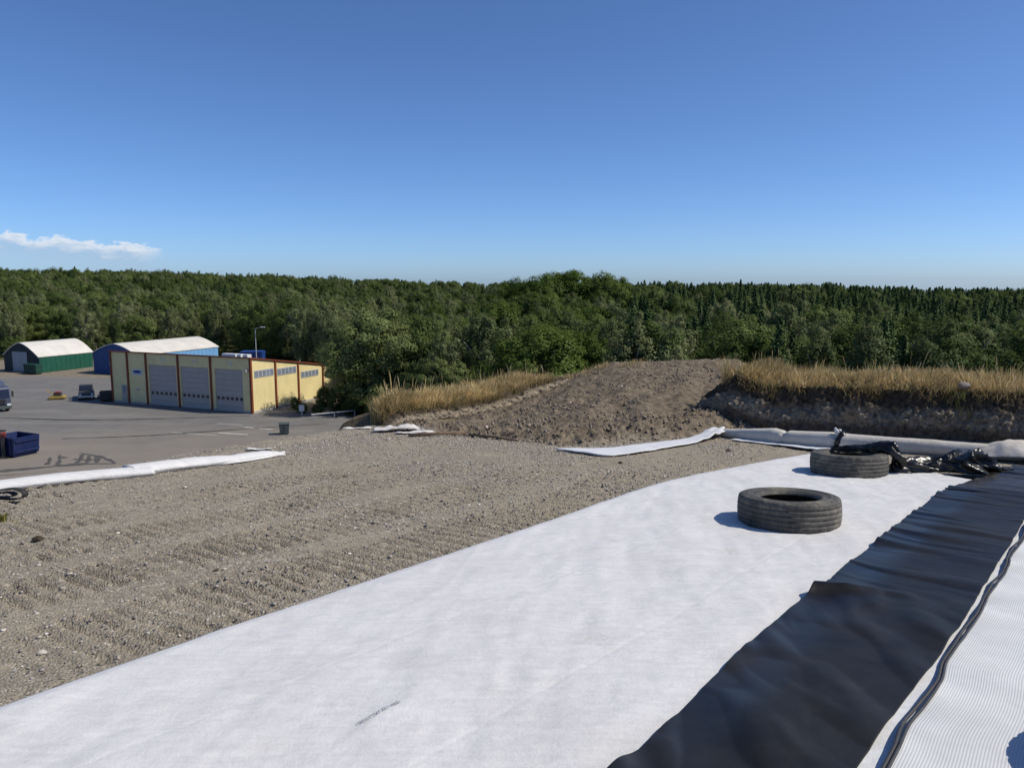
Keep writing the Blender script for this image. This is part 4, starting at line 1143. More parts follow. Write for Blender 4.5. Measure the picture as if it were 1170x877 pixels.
def build_yard():
    pts = [(-140, 44), (-8, 44), (-11, 62), (-15, 76), (-18.2, 86.4), (-21, 88.5), (-27, 91), (-24, 108), (-44, 131), (-62, 121.5), (-78, 123.5), (-92, 118), (-140, 112)]
    yard = mesh_obj('asphalt_yard', [(x, y, 0.012) for x, y in pts], [tuple(range(len(pts)))], asphalt_material(), kind='structure')
    white = paint('road_paint', (0.62, 0.61, 0.58), 0.8, 0.2, 0.2, 2, dirt=0.4)
    for a, b, w in (((-28.26, 80.06), (-24.93, 78.85), 0.22), ((-29.85, 77.04), (-26.6, 76.14), 0.22), ((-34.74, 77.3), (-29.59, 75.75), 0.10), ((-32.0, 82.2), (-28.8, 81.2), 0.10)):
        a = Vector(a); b = Vector(b); n = (b - a).orthogonal().normalized() * w / 2
        mesh_obj('road_marking', [tuple(p) + (0.017,) for p in (a - n, b - n, b + n, a + n)], [(0, 1, 2, 3)], white, yard)
    # dark skid and oil marks
    m = MT('dark_tyre_marks'); m.base(m.ramp(m.noise(m.coord(), 2, 5, 0.7), [(0.3, (0.06, 0.056, 0.053, 1)), (0.7, (0.115, 0.106, 0.098, 1))])); m.set(0.8, 0.25)
    def mark(pts, w, zz):
        P, q = resample(pts, 40); T = np.gradient(P, axis=0); T /= np.linalg.norm(T, axis=1)[:, None]
        ww = np.interp(np.linspace(0, 1, 40), np.linspace(0, 1, len(w)), w) * (1 + 0.7 * fbm(q, q * 0 + pts[0][0], 0.5, 3, 7))
        V = np.concatenate([np.column_stack([P[:, 0] + T[:, 1] * ww, P[:, 1] - T[:, 0] * ww, np.full(40, zz)]), np.column_stack([P[:, 0] - T[:, 1] * ww, P[:, 1] + T[:, 0] * ww, np.full(40, zz)])])
        mesh_obj('tyre_mark', V, [(i, i + 1, 41 + i, 40 + i) for i in range(39)], m.m, yard)
    mark([(-46, 60.0), (-41.3, 61.2), (-38.6, 62.6), (-36.5, 63.7), (-33.6, 63.75)], [0.35, 0.35, 0.45, 0.42, 0.12], 0.018)
    mark([(-38.9, 67.8), (-36.6, 66.6), (-34.9, 65.2), (-33.7, 63.9)], [0.05, 0.22, 0.25, 0.12], 0.022)
    for k, (x0, y0, x1, y1) in enumerate(((-40.2, 67.0, -38.2, 63.2), (-39.7, 66.2, -39.0, 65.9), (-38.3, 67.2, -37.0, 64.0), (-37.4, 66.6, -36.2, 64.1), (-36.6, 66.3, -35.4, 64.2), (-38.0, 65.3, -36.2, 65.0), (-40.4, 65.9, -39.2, 63.4))):
        mark([(x0, y0), ((x0 + x1) / 2 + 0.12, (y0 + y1) / 2), (x1, y1)], [0.12, 0.16, 0.2], 0.026 + 0.004 * k)
    mark([(-46, 58.2), (-41, 59.6), (-37, 61.2)], [0.05, 0.12, 0.05], 0.018)
    mark([(-44, 74), (-36, 75.5), (-28, 79), (-20, 82)], [0.06, 0.1, 0.1, 0.05], 0.058)
    mark([(-60, 86), (-48, 84), (-38, 85), (-30, 87)], [0.08, 0.14, 0.1, 0.06], 0.062)
build_yard()

# ------------------------------------------------------------------ yellow garage
M_YEL = paint('yellow_cladding', (0.74, 0.625, 0.32), 0.6, 0.35, 0.07, 0.6, dirt=0.12)
M_RED = paint('oxide_red_steel', (0.20, 0.050, 0.022), 0.6, 0.35, 0.15, 3)
M_DOOR = paint('grey_door_panel', (0.40, 0.365, 0.33), 0.5, 0.3, 0.06, 1)
M_GLASS = paint('dark_glass', (0.012, 0.016, 0.03), 0.08, 0.6, 0.1)
M_GLASS2 = paint('pale_window_pane', (0.20, 0.23, 0.28), 0.12, 0.6, 0.25, 1.3)
M_CONC = paint('concrete', (0.40, 0.38, 0.34), 0.9, 0.2, 0.15, 2)
M_ALU = paint('grey_aluminium', (0.42, 0.43, 0.44), 0.45, 0.5, 0.08)
M_ROOF = paint('grey_felt_roof', (0.12, 0.115, 0.11), 0.9, 0.2, 0.2, 0.5)
M_PALE = paint('pale_plate', (0.60, 0.62, 0.63), 0.6, 0.3, 0.05)
M_BLUE = paint('blue_paint', (0.014, 0.05, 0.20), 0.5, 0.4, 0.12)
def text_mesh(body, size, name, mat, parent, loc, depth=0.012):
    cu = bpy.data.curves.new('t', 'FONT'); cu.body = body; cu.size = size; cu.extrude = depth; cu.align_x = 'CENTER'; cu.align_y = 'CENTER'
    tmp = bpy.data.objects.new('t', cu); C.objects.link(tmp); bpy.context.view_layer.update()
    me = bpy.data.meshes.new_from_object(tmp.evaluated_get(bpy.context.evaluated_depsgraph_get())); bpy.data.objects.remove(tmp)
    me.materials.clear(); me.materials.append(mat)
    o = bpy.data.objects.new(name, me); C.objects.link(o); o.parent = parent; o.location = loc; o.rotation_euler = (math.pi / 2, 0, 0)
    return o
def build_garage():
    # local axes: x runs along the shaded door front from the near corner (negative), y runs back along the sunlit side
    ang = math.atan2(-0.397, 0.918)
    root = empty('garage', (-30.19, 88.34, 0.012), ang)
    tag(root, 'yellow garage with red columns and three grey roller doors at the yard', 'garage')
    Lx, Ly, H = 22.6, 18.0, 6.45
    xs = [0, -6.03, -11.2, -16.5, -19.7, -22.6]; ys = [0, 4.15, 8.35, 13.3, 18.0]
    b = MB()
    doors = [(-5.45, -1.25), (-10.85, -6.45), (-16.1, -11.6)]
    dz0, dz1 = 0.02, 5.05
    # front wall pieces round the door openings
    cuts = sorted([x for d in doors for x in d] + [0, -Lx])
    for x0, x1 in zip(cuts[:-1], cuts[1:]):
        if any(abs(x0 - d[0]) < 1e-6 for d in doors): b.box(x0, x1, 0, 0.25, dz1, H)
        else: b.box(x0, x1, 0, 0.25, 0.25, H)
    SL = 0.152
    hh = lambda y: H - SL * y
    for x0, x1 in ((-0.25, 0), (-Lx, -Lx + 0.25)):
        b.prism([(0.25, 0.25), (Ly, 0.25), (Ly, hh(Ly)), (0.25, hh(0.25))], 'x', x0, x1)
    b.box(-Lx + 0.25, -0.25, Ly - 0.25, Ly, 0.25, hh(Ly))
    b.build('wall', M_YEL, root)
    p = MB()
    for x0, x1 in zip(cuts[:-1], cuts[1:]):
        if not any(abs(x0 - d[0]) < 1e-6 for d in doors): MB().box(x0 - 0.0, x1, -0.02, 0.25, -0.05, 0.25).build('plinth', M_CONC, root)
    MB().box(-0.25, 0.03, 0.25, Ly, -0.05, 0.25).build('plinth', M_CONC, root); MB().box(-Lx - 0.03, -Lx + 0.25, 0.25, Ly, -0.05, 0.25).build('plinth', M_CONC, root)
    for x in xs:
        w = 0.24
        MB().box(max(x - w / 2, -Lx - 0.12) if x > -Lx else x - 0.1, min(x + w / 2, 0.11), -0.14, -0.003, 0.0, H + 0.02).build('column', M_RED, root)
    for y in ys:
        w = 0.24
        MB().box(0.004, 0.14, max(y - w / 2, -0.14), y + w / 2, 0.0, hh(y) + 0.0).build('column', M_RED, root)
    sl4 = lambda y0, y1, a, c: [(y0, hh(y0) + a), (y1, hh(y1) + a), (y1, hh(y1) + c), (y0, hh(y0) + c)]
    roof = MB().prism(sl4(-0.05, Ly + 0.05, 0.022, 0.10), 'x', -Lx - 0.05, 0.05).build('roof', M_ROOF, root)
    MB().box(-Lx - 0.2, 0.2, -0.2, -0.052, H - 0.02, H + 0.12).build('roof_edge', M_RED, roof)
    for x0, x1 in ((0.052, 0.2), (-Lx - 0.2, -Lx - 0.052)):
        MB().prism(sl4(-0.05, Ly + 0.2, -0.02, 0.12), 'x', x0, x1).build('roof_edge', M_RED, roof)
    for x0, x1, y in ((-5.2, -3.1, 1.0), (-2.8, -2.2, 0.9), (-1.9, -1.2, 0.9)):
        MB().box(x0, x1, y, y + 0.7, H - 0.2, H + 0.30).build('roof_vent', M_PALE, roof, bevel=0.04)
    for k, (x0, x1) in enumerate(doors):
        d = empty('roller_door', ((x0 + x1) / 2, 0.12, dz0)); d.parent = root
        w = (x1 - x0) / 2 - 0.01; n = 8; ph = (dz1 - dz0 - 0.02) / n
        for i in range(n):
            MB().box(-w, w, -0.03, 0.03, i * ph + 0.012, (i + 1) * ph - 0.012).build('door_panel', M_DOOR, d)
        MB().box(-w, w, 0.034, 0.05, 0, dz1 - dz0 - 0.02).build('door_backing', M_DOOR, d)
        for i in range(6):
            cx = -w + (i + 0.5) * 2 * w / 6
            MB().box(cx - 0.22, cx + 0.22, -0.045, -0.032, 2 * ph + 0.13, 2 * ph + 0.47).build('door_pane', M_GLASS, d)
        for j, ch in enumerate(('10', '11', '12')[k]):
            text_mesh(ch, 0.85, 'door_digit', M_PALE, root, ((x0 + x1) / 2 - 0.1 + 0.55 * j, -0.022, 5.72))
    s = MB().box(-18.9, -17.2, -0.07, -0.004, 3.65, 4.35).build('sign', M_PALE, root)
    e = []
    for i in range(20):
        a = 2 * math.pi * i / 20
        e.append((-18.05 + 0.72 * math.cos(a), 4.07 + 0.20 * math.sin(a)))
    MB().prism(e, 'y', -0.085, -0.073).build('sign_emblem', M_BLUE, s)
    MB().box(-18.7, -17.4, -0.085, -0.073, 3.76, 3.80).build('sign_line', M_BLUE, s)
    dr = MB().box(-20.95, -20.05, -0.05, -0.004, 0.26, 2.3).build('door', M_DOOR, root)
    MB().box(-20.75, -20.25, -0.063, -0.052, 1.2, 2.1).build('door_pane', M_GLASS2, dr)
    MB().cyl((-20.15, -0.09, 1.2), (-20.15, -0.052, 1.2), 0.03).build('door_handle', M_ALU, dr)
    MB().box(-18.5, -17.9, -0.10, -0.004, 1.75, 1.95).build('wall_lamp', M_ALU, root)
    # window bands of the sunlit side
    for y0, y1, z0, z1, n in ((0.55, 3.85, 4.10, 4.95, 5), (4.5, 8.0, 3.95, 4.80, 5), (8.9, 12.4, 3.15, 3.95, 5), (13.8, 17.3, 2.6, 3.3, 5)):
        w = MB().box(0.004, 0.05, y0, y1, z0, z1).build('window', M_ALU, root)
        st = (y1 - y0) / n
        for i in range(n):
            MB().box(0.052, 0.064, y0 + i * st + 0.07, y0 + (i + 1) * st - 0.07, z0 + 0.08, z1 - 0.08).build('pane', M_GLASS2, w)
    MB().box(-0.5, -0.3, -0.45, -0.004, 4.9, 5.15).build('floodlight', M_ALU, root)
build_garage()

# ------------------------------------------------------------------ fabric halls
M_TARP = paint('cream_tarpaulin', (0.64, 0.61, 0.55), 0.55, 0.3, 0.08, 0.5, dirt=0.15)
M_GREEN = paint('green_cladding', (0.012, 0.085, 0.055), 0.55, 0.35, 0.1, 1)
M_GREEND = paint('dark_green_tarpaulin', (0.008, 0.022, 0.030), 0.6, 0.3, 0.1, 1)
M_BLUET = paint('blue_tarpaulin', (0.014, 0.060, 0.19), 0.55, 0.35, 0.1, 1)
M_LBLUE = paint('light_blue_cladding', (0.16, 0.36, 0.62), 0.55, 0.3, 0.06, 1)
M_GDOOR = paint('grey_sliding_door', (0.24, 0.28, 0.32), 0.5, 0.4, 0.08, 1)
def build_hall(name, loc, ang, W, L, wall_h, ridge, gable_mat, side_mat, label, dark):
    """gable front at y=0 spanning x from -W to 0; the hall runs back along +y"""
    root = empty(name, loc, ang); tag(root, label, 'hall')
    n = 18
    arch = []
    for i in range(n + 1):
        t = i / n; x = -W * t
        s = math.sin(math.pi * t)
        arch.append((x, wall_h + (ridge - wall_h) * (0.72 * s + 0.28 * (1 - abs(2 * t - 1)))))
    t = 0.12
    # roof skin with thickness and a small overhang
    vv = []; ff = []
    rows = (-0.18, L * 0.25, L * 0.5, L * 0.75, L + 0.18)
    for y in rows:
        for x, z in arch: vv.append((x * 1.02 + W * 0.01, y, z))
        for x, z in arch: vv.append((x * 1.02 + W * 0.01, y, z - t))
    m = 2 * (n + 1)
    for r in range(len(rows) - 1):
        for i in range(n):
            a = r * m + i; ff.append((a, a + 1, a + 1 + m, a + m)); c = a + n + 1; ff.append((c, c + m, c + m + 1, c + 1))
        ff.append((r * m, r * m + m, r * m + m + n + 1, r * m + n + 1)); ff.append((r * m + n, r * m + 2 * n + 1, r * m + m + 2 * n + 1, r * m + m + n))
    for r in (0, len(rows) - 1):
        for i in range(n): ff.append((r * m + i, r * m + n + 1 + i, r * m + n + 2 + i, r * m + i + 1))
    roof = mesh_obj('roof', vv, ff, M_TARP, root, True)
    roof.modifiers.new('es', 'EDGE_SPLIT').split_angle = math.radians(40)
    poly = [(0, 0.02)] + [(x, z - t - 0.01) for x, z in arch] + [(-W, 0.02)]
    MB().prism(poly, 'y', 0, 0.1).build('gable', gable_mat, root)
    MB().prism(poly, 'y', L - 0.1, L).build('gable', side_mat, root)
    for x0, x1 in ((-0.1, 0), (-W, -W + 0.1)):
        b = MB().box(x0, x1, 0.102, L - 0.102, 0.02, wall_h - t - 0.01)
        if x1 == 0:
            k = int(L / 0.9)
            for i in range(k): b.box(0.003, 0.035, 0.3 + i * 0.9, 0.36 + i * 0.9, 0.02, wall_h - t - 0.03)
        b.build('side_wall', side_mat, root)
    return root
def build_halls():
    g = math.atan2(-0.397, 0.918)
    h = build_hall('storage_hall', (-79, 128, 0.0), g, 8.9, 10.0, 2.75, 5.0, M_GREEND, M_GREEN, 'green storage hall with an arched cream tarpaulin roof', True)
    d = MB().box(-6.6, -2.9, -0.07, -0.004, 0.05, 3.4).build('sliding_door', M_GDOOR, h)
    MB().box(-3.0, -2.9, -0.10, -0.072, 0.05, 3.4).build('door_edge', M_ALU, d)
    h = build_hall('storage_hall', (-60.8, 124.4, 0.0), g, 10.2, 17.6, 3.4, 5.1, M_BLUET, M_LBLUE, 'blue storage hall with a long arched cream roof behind the garage', True)
    d = MB().box(-7.4, -3.6, -0.07, -0.004, 0.05, 3.3).build('sliding_door', M_BLUET, h)
    MB().box(-6.4, -4.9, -0.085, -0.072, 1.75, 1.9).build('door_sign', M_PALE, d)
build_halls()
def corrugated_box(name, loc, ang, W, D, H, mat, label, cat, open_top=False, ribs=6, taper=0.0, group=None):
    root = empty(name, loc, ang)
    tag(root, label, cat, group)
    t = 0.06
    def wall(p0, p1, q0, q1):
        pass
    b = MB(); w2, d2 = W / 2, D / 2; tp = taper
    lo = [(-w2 + tp, -d2), (w2 - tp, -d2), (w2 - tp, d2), (-w2 + tp, d2)]; hi = [(-w2, -d2), (w2, -d2), (w2, d2), (-w2, d2)]
    inn = 1 - 0.06
    vv = [(x, y, 0.15) for x, y in lo] + [(x, y, H) for x, y in hi] + [(x * inn, y * inn, H) for x, y in hi] + [(x * inn, y * inn, 0.25) for x, y in lo]
    ff = [(3, 2, 1, 0)] + [(i, (i + 1) % 4, 4 + (i + 1) % 4, 4 + i) for i in range(4)] + [(4 + i, 4 + (i + 1) % 4, 8 + (i + 1) % 4, 8 + i) for i in range(4)] + [(8 + i, 8 + (i + 1) % 4, 12 + (i + 1) % 4, 12 + i) for i in range(4)] + [(12, 13, 14, 15)]
    b.add(vv, ff).build('body', mat, root)
    if not open_top: MB().box(-w2, w2, -d2, d2, H + 0.003, H + 0.06).build('lid', mat, root)
    for i in range(ribs):
        x = -w2 + tp + (i + 0.5) * (W - 2 * tp) / ribs
        MB().box(x - 0.06, x + 0.06, -d2 - 0.07, -d2 - 0.003, 0.18, H - 0.05).build('rib', mat, root)
    MB().box(-w2 - 0.05, w2 + 0.05, -d2 - 0.09, -d2 - 0.072 + 0.069, H - 0.12, H + 0.02).build('rim', mat, root)
    for sx in (-1, 1):
        x = sx * (w2 + 0.003)
        for k in range(2):
            z = 0.5 + k * (H - 0.9)
            MB().box(min(x, x + sx * 0.06), max(x, x + sx * 0.06), -d2 * 0.9, d2 * 0.9, z, z + 0.12).build('rib', mat, root)
        MB().box(sx * w2 * 0.7 - 0.1, sx * w2 * 0.7 + 0.1, -d2 * 0.9, d2 * 0.9, 0.0, 0.149).build('skid', M_RED if sx < 0 else mat, root)
    return root
M_SKIP = paint('deep_blue_skip', (0.006, 0.018, 0.085), 0.5, 0.4, 0.15, 2, dirt=0.1)
M_REDP = paint('bright_red_paint', (0.26, 0.03, 0.02), 0.5, 0.4, 0.1)
M_DARK = paint('dark_steel', (0.03, 0.03, 0.032), 0.6, 0.4, 0.2)
M_YPAINT = paint('yellow_machine_paint', (0.34, 0.25, 0.05), 0.6, 0.3, 0.2, 3, dirt=0.45)
M_WHITEP = paint('white_paint', (0.62, 0.62, 0.60), 0.5, 0.4, 0.08, 2, dirt=0.15)
M_ORANGE = paint('orange_plastic', (0.50, 0.16, 0.02), 0.5, 0.4, 0.1)
def build_yard_things():
    corrugated_box('waste_skip', (-44.15, 67.3, 0.03), -0.42, 3.0, 2.3, 1.75, M_SKIP, 'deep blue waste skip at the left edge of the yard', 'skip', True, 5, 0.25)
    # red winch frame standing in front of the skip's left end, dark lattice boom beside it
    r = empty('lattice_boom', (-45.4, 65.6, 0.03), 0.35); tag(r, 'dark lattice boom with a red winch leaning out of frame beside the skip', 'boom')
    b = MB()
    for dy in (-0.25, 0.25):
        for dz in (0, 0.35): b.cyl((1.3, dy, 2.0 + dz), (-5, dy, 2.5 + dz), 0.05, n=6)
    b.build('chord', M_DARK, r)
    b = MB()
    for k in range(10):
        x = 1.2 - k * 0.62; s = 0.35 if k % 2 else 0
        for dy in (-0.25, 0.25): b.cyl((x, dy, 2.0 + s + (1.3 - x) * 0.08), (x - 0.62, dy, 2.35 - s + (1.3 - x) * 0.08), 0.025, n=5)
    b.build('lacing', M_DARK, r)
    b = MB(); b.box(0.85, 1.25, -0.25, 0.25, 1.85, 2.2); b.build('winch', M_REDP, r, bevel=0.03); MB().box(0.9, 1.2, -0.2, 0.2, 0.0, 1.849).build('stand', M_DARK, r)
    b = MB().box(0.6, 1.5, -0.5, 0.5, -0.02, 0.08).build('foot_plate', M_DARK, r)
    for k, (x, y) in enumerate(((-45.6, 64.9), (-46.1, 64.4))):
        p = empty('barrier_post', (x, y, 0.02)); tag(p, ('white barrier post with an orange foot in front of the skip', 'second white barrier post with an orange foot, nearer the frame edge')[k], 'post', 'white barrier posts by the skip')
        MB().box(-0.08, 0.08, -0.08, 0.08, 0.10, 1.35).build('post', M_WHITEP, p, bevel=0.01)
        MB().lathe([(0.02, 0.16), (0.20, 0.12), (0.30, 0.0), (0.28, -0.01)], 14).build('foot', M_ORANGE, p, True)
    # bin
    w = empty('wheeled_bin', (-22.96, 76.32, 0.012), 0.3); tag(w, 'grey green wheeled bin standing alone on the yard', 'bin')
    MB().add([(-.42, -.34, .08), (.42, -.34, .08), (.42, .34, .08), (-.42, .34, .08), (-.5, -.42, 1.05), (.5, -.42, 1.05), (.5, .42, 1.05), (-.5, .42, 1.05)], [(3, 2, 1, 0), (4, 5, 6, 7), (0, 1, 5, 4), (1, 2, 6, 5), (2, 3, 7, 6), (3, 0, 4, 7)]).build('body', M_BIN, w, bevel=0.03)
    MB().prism([(-.46, 1.06), (.46, 1.06), (.40, 1.16), (-.40, 1.18)], 'x', -.53, .53).build('lid', M_BIN, w, bevel=0.02)
    for sx in (-1, 1): MB().cyl((sx * 0.36, 0.34, 0.1), (sx * 0.46, 0.34, 0.1), 0.11, n=14).build('wheel', M_DARK, w)
    MB().box(-0.02, 0.02, -0.428, -0.40, 0.3, 1.0).build('front_rib', M_DARK, w)
    # white cabinet by the garage wall
    w = empty('meter_cabinet', (-24.06, 86.94, 0.0), 0.2); tag(w, 'small white cabinet on a post among the weeds by the garage', 'cabinet')
    MB().box(-0.3, 0.3, -0.2, 0.2, 0.55, 1.25).build('box', M_WHITEP, w, bevel=0.03); MB().box(-0.25, 0.25, -0.215, -0.203, 0.6, 1.2).build('door', M_WHITEP, w); MB().box(-0.07, 0.07, -0.07, 0.07, 0, 0.549).build('post', M_ALU, w)
    # low guard rail
    w = empty('guard_rail', (-19.7, 85.8, 0.0)); tag(w, 'low grey guard rail along the bushes at the yard edge', 'rail')
    b = MB(); b.cyl((-2.6, -1.5, 0.62), (1.9, 1.3, 0.62), 0.07); b.build('rail_beam', M_ALU, w)
    for t in (0.05, 0.5, 0.95): MB().box(-2.6 + 4.5 * t - 0.05, -2.6 + 4.5 * t + 0.05, -1.5 + 2.8 * t - 0.05, -1.5 + 2.8 * t + 0.05, -0.05, 0.56).build('rail_post', M_ALU, w)
    # lamp post behind the garage
    w = empty('lamp_post', (-37.5, 112.5, 0.0)); tag(w, 'slim grey lamp post rising behind the garage roof', 'lamp post')
    MB().cyl((0, 0, 0), (0, 0, 8.4), 0.09, 0.05).build('pole', M_ALU, w); b = MB(); b.cyl((0, 0, 8.35), (0.85, -0.2, 8.6), 0.035); b.build('arm', M_ALU, w)
    MB().box(0.8, 1.5, -0.32, -0.1, 8.56, 8.68).build('lamp_head', M_PALE, w, bevel=0.03)
    # blue container behind the garage, only its top shows
    corrugated_box('container', (-39.2, 116, 0.0), 0.1, 3.2, 2.4, 4.75, M_BLUE, 'blue container top showing behind the garage roof by the lamp post', 'container', False, 8)
    corrugated_box('container', (-79.4, 126.9, 0.0), math.atan2(-0.397, 0.918), 3.0, 1.2, 1.6, M_GREEND2, 'dark green ribbed container in front of the green hall', 'container', False, 6)
M_BIN = paint('grey_green_plastic', (0.055, 0.075, 0.075), 0.6, 0.4, 0.1)
M_GREEND2 = paint('dark_green_steel', (0.012, 0.055, 0.038), 0.55, 0.4, 0.1)
build_yard_things()

def wheel(parent, x, y, r, w):
    b = MB().lathe([(r * 0.55, -w / 2), (r * 0.9, -w / 2), (r, -w * 0.35), (r, w * 0.35), (r * 0.9, w / 2), (r * 0.55, w / 2)], 22, 'y')
    t = b.build('wheel', M_DARK, parent, True); t.location = (x, y, r)
    MB().lathe([(0.02, -w * 0.36), (r * 0.3, -w * 0.42), (r * 0.54, -w * 0.30), (r * 0.54, w * 0.30), (r * 0.3, w * 0.42), (0.02, w * 0.36)], 18, 'y').build('rim', M_ALU, t, True)
def build_truck():
    # cab-over truck; local +x is forward
    r = empty('parked_truck', (-61.65, 90.6, 0.012), math.radians(-42)); tag(r, 'silver blue truck at the left edge of the yard facing the garage', 'truck')
    cabm = paint('silver_blue_truck_paint', (0.07, 0.085, 0.13), 0.3, 0.5, 0.08)
    MB().prism([(-0.15, 0.75), (1.95, 0.75), (2.05, 1.5), (1.75, 2.75), (1.45, 2.95), (-0.15, 3.0)], 'y', -1.22, 1.22).build('cab', cabm, r, bevel=0.06)
    MB().prism([(2.055, 1.62), (1.80, 2.60), (1.82, 2.61), (2.08, 1.63)], 'y', -1.1, 1.1).build('windscreen', M_GLASS, r)
    for s in (-1, 1):
        y = s * 1.225
        d = MB().prism([(0.5, 0.9), (1.75, 0.9), (1.8, 1.6), (1.6, 2.6), (0.5, 2.6)], 'y', min(y, y + s * 0.02), max(y, y + s * 0.02)).build('door', cabm, r)
        MB().prism([(0.6, 1.65), (1.72, 1.65), (1.52, 2.5), (0.6, 2.5)], 'y', min(y + s * 0.022, y + s * 0.03), max(y + s * 0.022, y + s * 0.03)).build('window', M_GLASS, d)
        MB().box(1.9, 2.0, min(y + s * 0.1, y + s * 0.32), max(y + s * 0.1, y + s * 0.32), 1.7, 2.4).build('mirror', M_DARK, r, bevel=0.02)
        MB().box(2.07, 2.12, min(s * 0.75, s * 1.15), max(s * 0.75, s * 1.15), 0.72, 0.95).build('headlight', M_PALE, r, bevel=0.01)
    b = MB()
    for k in range(5): b.box(2.03, 2.09, -0.65, 0.65, 0.98 + k * 0.12, 1.05 + k * 0.12)
    b.build('grille', M_DARK, r)
    MB().box(1.5, 2.13, -1.24, 1.24, 0.35, 0.70).build('bumper', M_BIN, r, bevel=0.05)
    MB().prism([(-0.1, 3.02), (1.2, 2.98), (0.5, 3.45), (-0.1, 3.5)], 'y', -1.0, 1.0).build('roof_deflector', cabm, r, bevel=0.04)
    MB().box(-6.5, -0.3, -0.45, 0.45, 0.7, 0.95).build('chassis', M_DARK, r)
    bd = MB().box(-6.6, -0.4, -1.25, 1.25, 1.0, 1.2); bd.build('load_bed', M_DARK, r)
    for s in (-1, 1): MB().box(-6.6, -0.4, min(s * 1.25, s * 1.19), max(s * 1.25, s * 1.19), 1.203, 2.3).build('side_board', cabm, r)
    MB().box(-0.46, -0.4, -1.18, 1.18, 1.203, 2.4).build('head_board', cabm, r)
    for x in (1.1, -3.9, -5.2):
        for s in (-1, 1): wheel(r, x, s * 1.0, 0.5, 0.34)
build_truck()
def build_old_machines():
    # row of equipment standing in the shade beside the garage
    r = empty('plate_compactor', (-59.3, 99.4, 0.012), 0.3); tag(r, 'low yellow compactor machine at the far left of the parked row', 'compactor')
    MB().prism([(-0.95, 0.12), (-1.0, 0.35), (-0.6, 0.45), (0.7, 0.45), (1.0, 0.3), (0.9, 0.12)], 'y', -0.6, 0.6).build('base_plate', M_YPAINT, r, bevel=0.04)
    MB().box(-0.4, 0.45, -0.4, 0.4, 0.452, 0.85).build('engine', M_DARK, r, bevel=0.05); MB().box(-0.3, 0.35, -0.35, 0.35, 0.853, 1.0).build('engine_hood', M_REDP, r, bevel=0.05)
    b = MB()
    for s in (-1, 1): b.cyl((-0.4, s * 0.35, 0.5), (-1.2, s * 0.3, 1.25), 0.03)
    b.cyl((-1.2, -0.32, 1.25), (-1.2, 0.32, 1.25), 0.03); b.build('handle', M_YPAINT, r)
    MB().cyl((0.3, -0.45, 0.22), (0.3, 0.45, 0.22), 0.21, n=16).build('roller', M_DARK, r)
    r = empty('pickup_truck', (-56.0, 100.3, 0.012), math.radians(-62)); tag(r, 'old dark pickup with pale bumper parked nearest the compactor', 'pickup')
    pm = paint('faded_grey_paint', (0.10, 0.097, 0.09), 0.5, 0.4, 0.15, 2, dirt=0.3)
    MB().prism([(-2.2, 0.45), (2.25, 0.45), (2.3, 0.95), (1.0, 1.08), (-2.2, 1.08)], 'y', -0.9, 0.9).build('body', pm, r, bevel=0.05)
    cb = MB().prism([(-0.55, 1.083), (0.95, 1.083), (0.45, 1.75), (-0.45, 1.78)], 'y', -0.8, 0.8).build('cab', M_DARK, r, bevel=0.05)
    MB().prism([(0.97, 1.12), (0.50, 1.70), (0.52, 1.72), (1.0, 1.13)], 'y', -0.7, 0.7).build('windscreen', M_GLASS, cb)
    MB().box(2.305, 2.42, -0.92, 0.92, 0.42, 0.62).build('bumper', M_PALE, r, bevel=0.03)
    MB().box(2.29, 2.33, -0.5, 0.5, 0.68, 0.88).build('grille', M_DARK, r)
    for s in (-1, 1):
        MB().box(2.29, 2.34, min(s * 0.55, s * 0.82), max(s * 0.55, s * 0.82), 0.68, 0.9).build('headlight', M_PALE, r)
        for x in (1.45, -1.35): wheel(r, x, s * 0.8, 0.38, 0.24)
    for k, (x, y) in enumerate(((-53.6, 99.9), (-52.9, 100.4))):
        r = empty('pallet_stack', (x, y, 0.012), 0.2 + 0.3 * k); tag(r, ('pallet stack with pale sacks beside the pickup', 'second pallet stack with sacks nearer the garage wall')[k], 'pallets', 'loaded pallets beside the garage')
        for j in range(2):
            z = j * 0.17
            for i in range(5): MB().box(-0.6, 0.6, -0.5 + i * 0.23, -0.5 + i * 0.23 + 0.13, z + 0.12, z + 0.142).build('board', M_WOOD, r)
            for yy in (-0.5, -0.05, 0.35): MB().box(-0.6, 0.6, yy, yy + 0.1, z + 0.0, z + 0.118).build('runner', M_WOOD, r)
        for j in range(3):
            V, Fc = rock_mesh(270 + j + 5 * k, sub=3); V = np.sign(V) * np.abs(V) ** 0.6 * np.array([0.42, 0.3, 0.14])
            mesh_obj('sack', V + np.array([(j - 1) * 0.25, (j % 2) * 0.3 - 0.15, 0.33 + 0.14 + 0.2 * (j == 1)]), Fc, M_TARP, r, True)
    corrugated_box('waste_skip', (-51.9, 98.0, 0.0), 0.4, 1.9, 1.3, 1.3, M_DARK, 'black waste skip standing against the garage corner', 'skip', True, 4, 0.1)
build_old_machines()

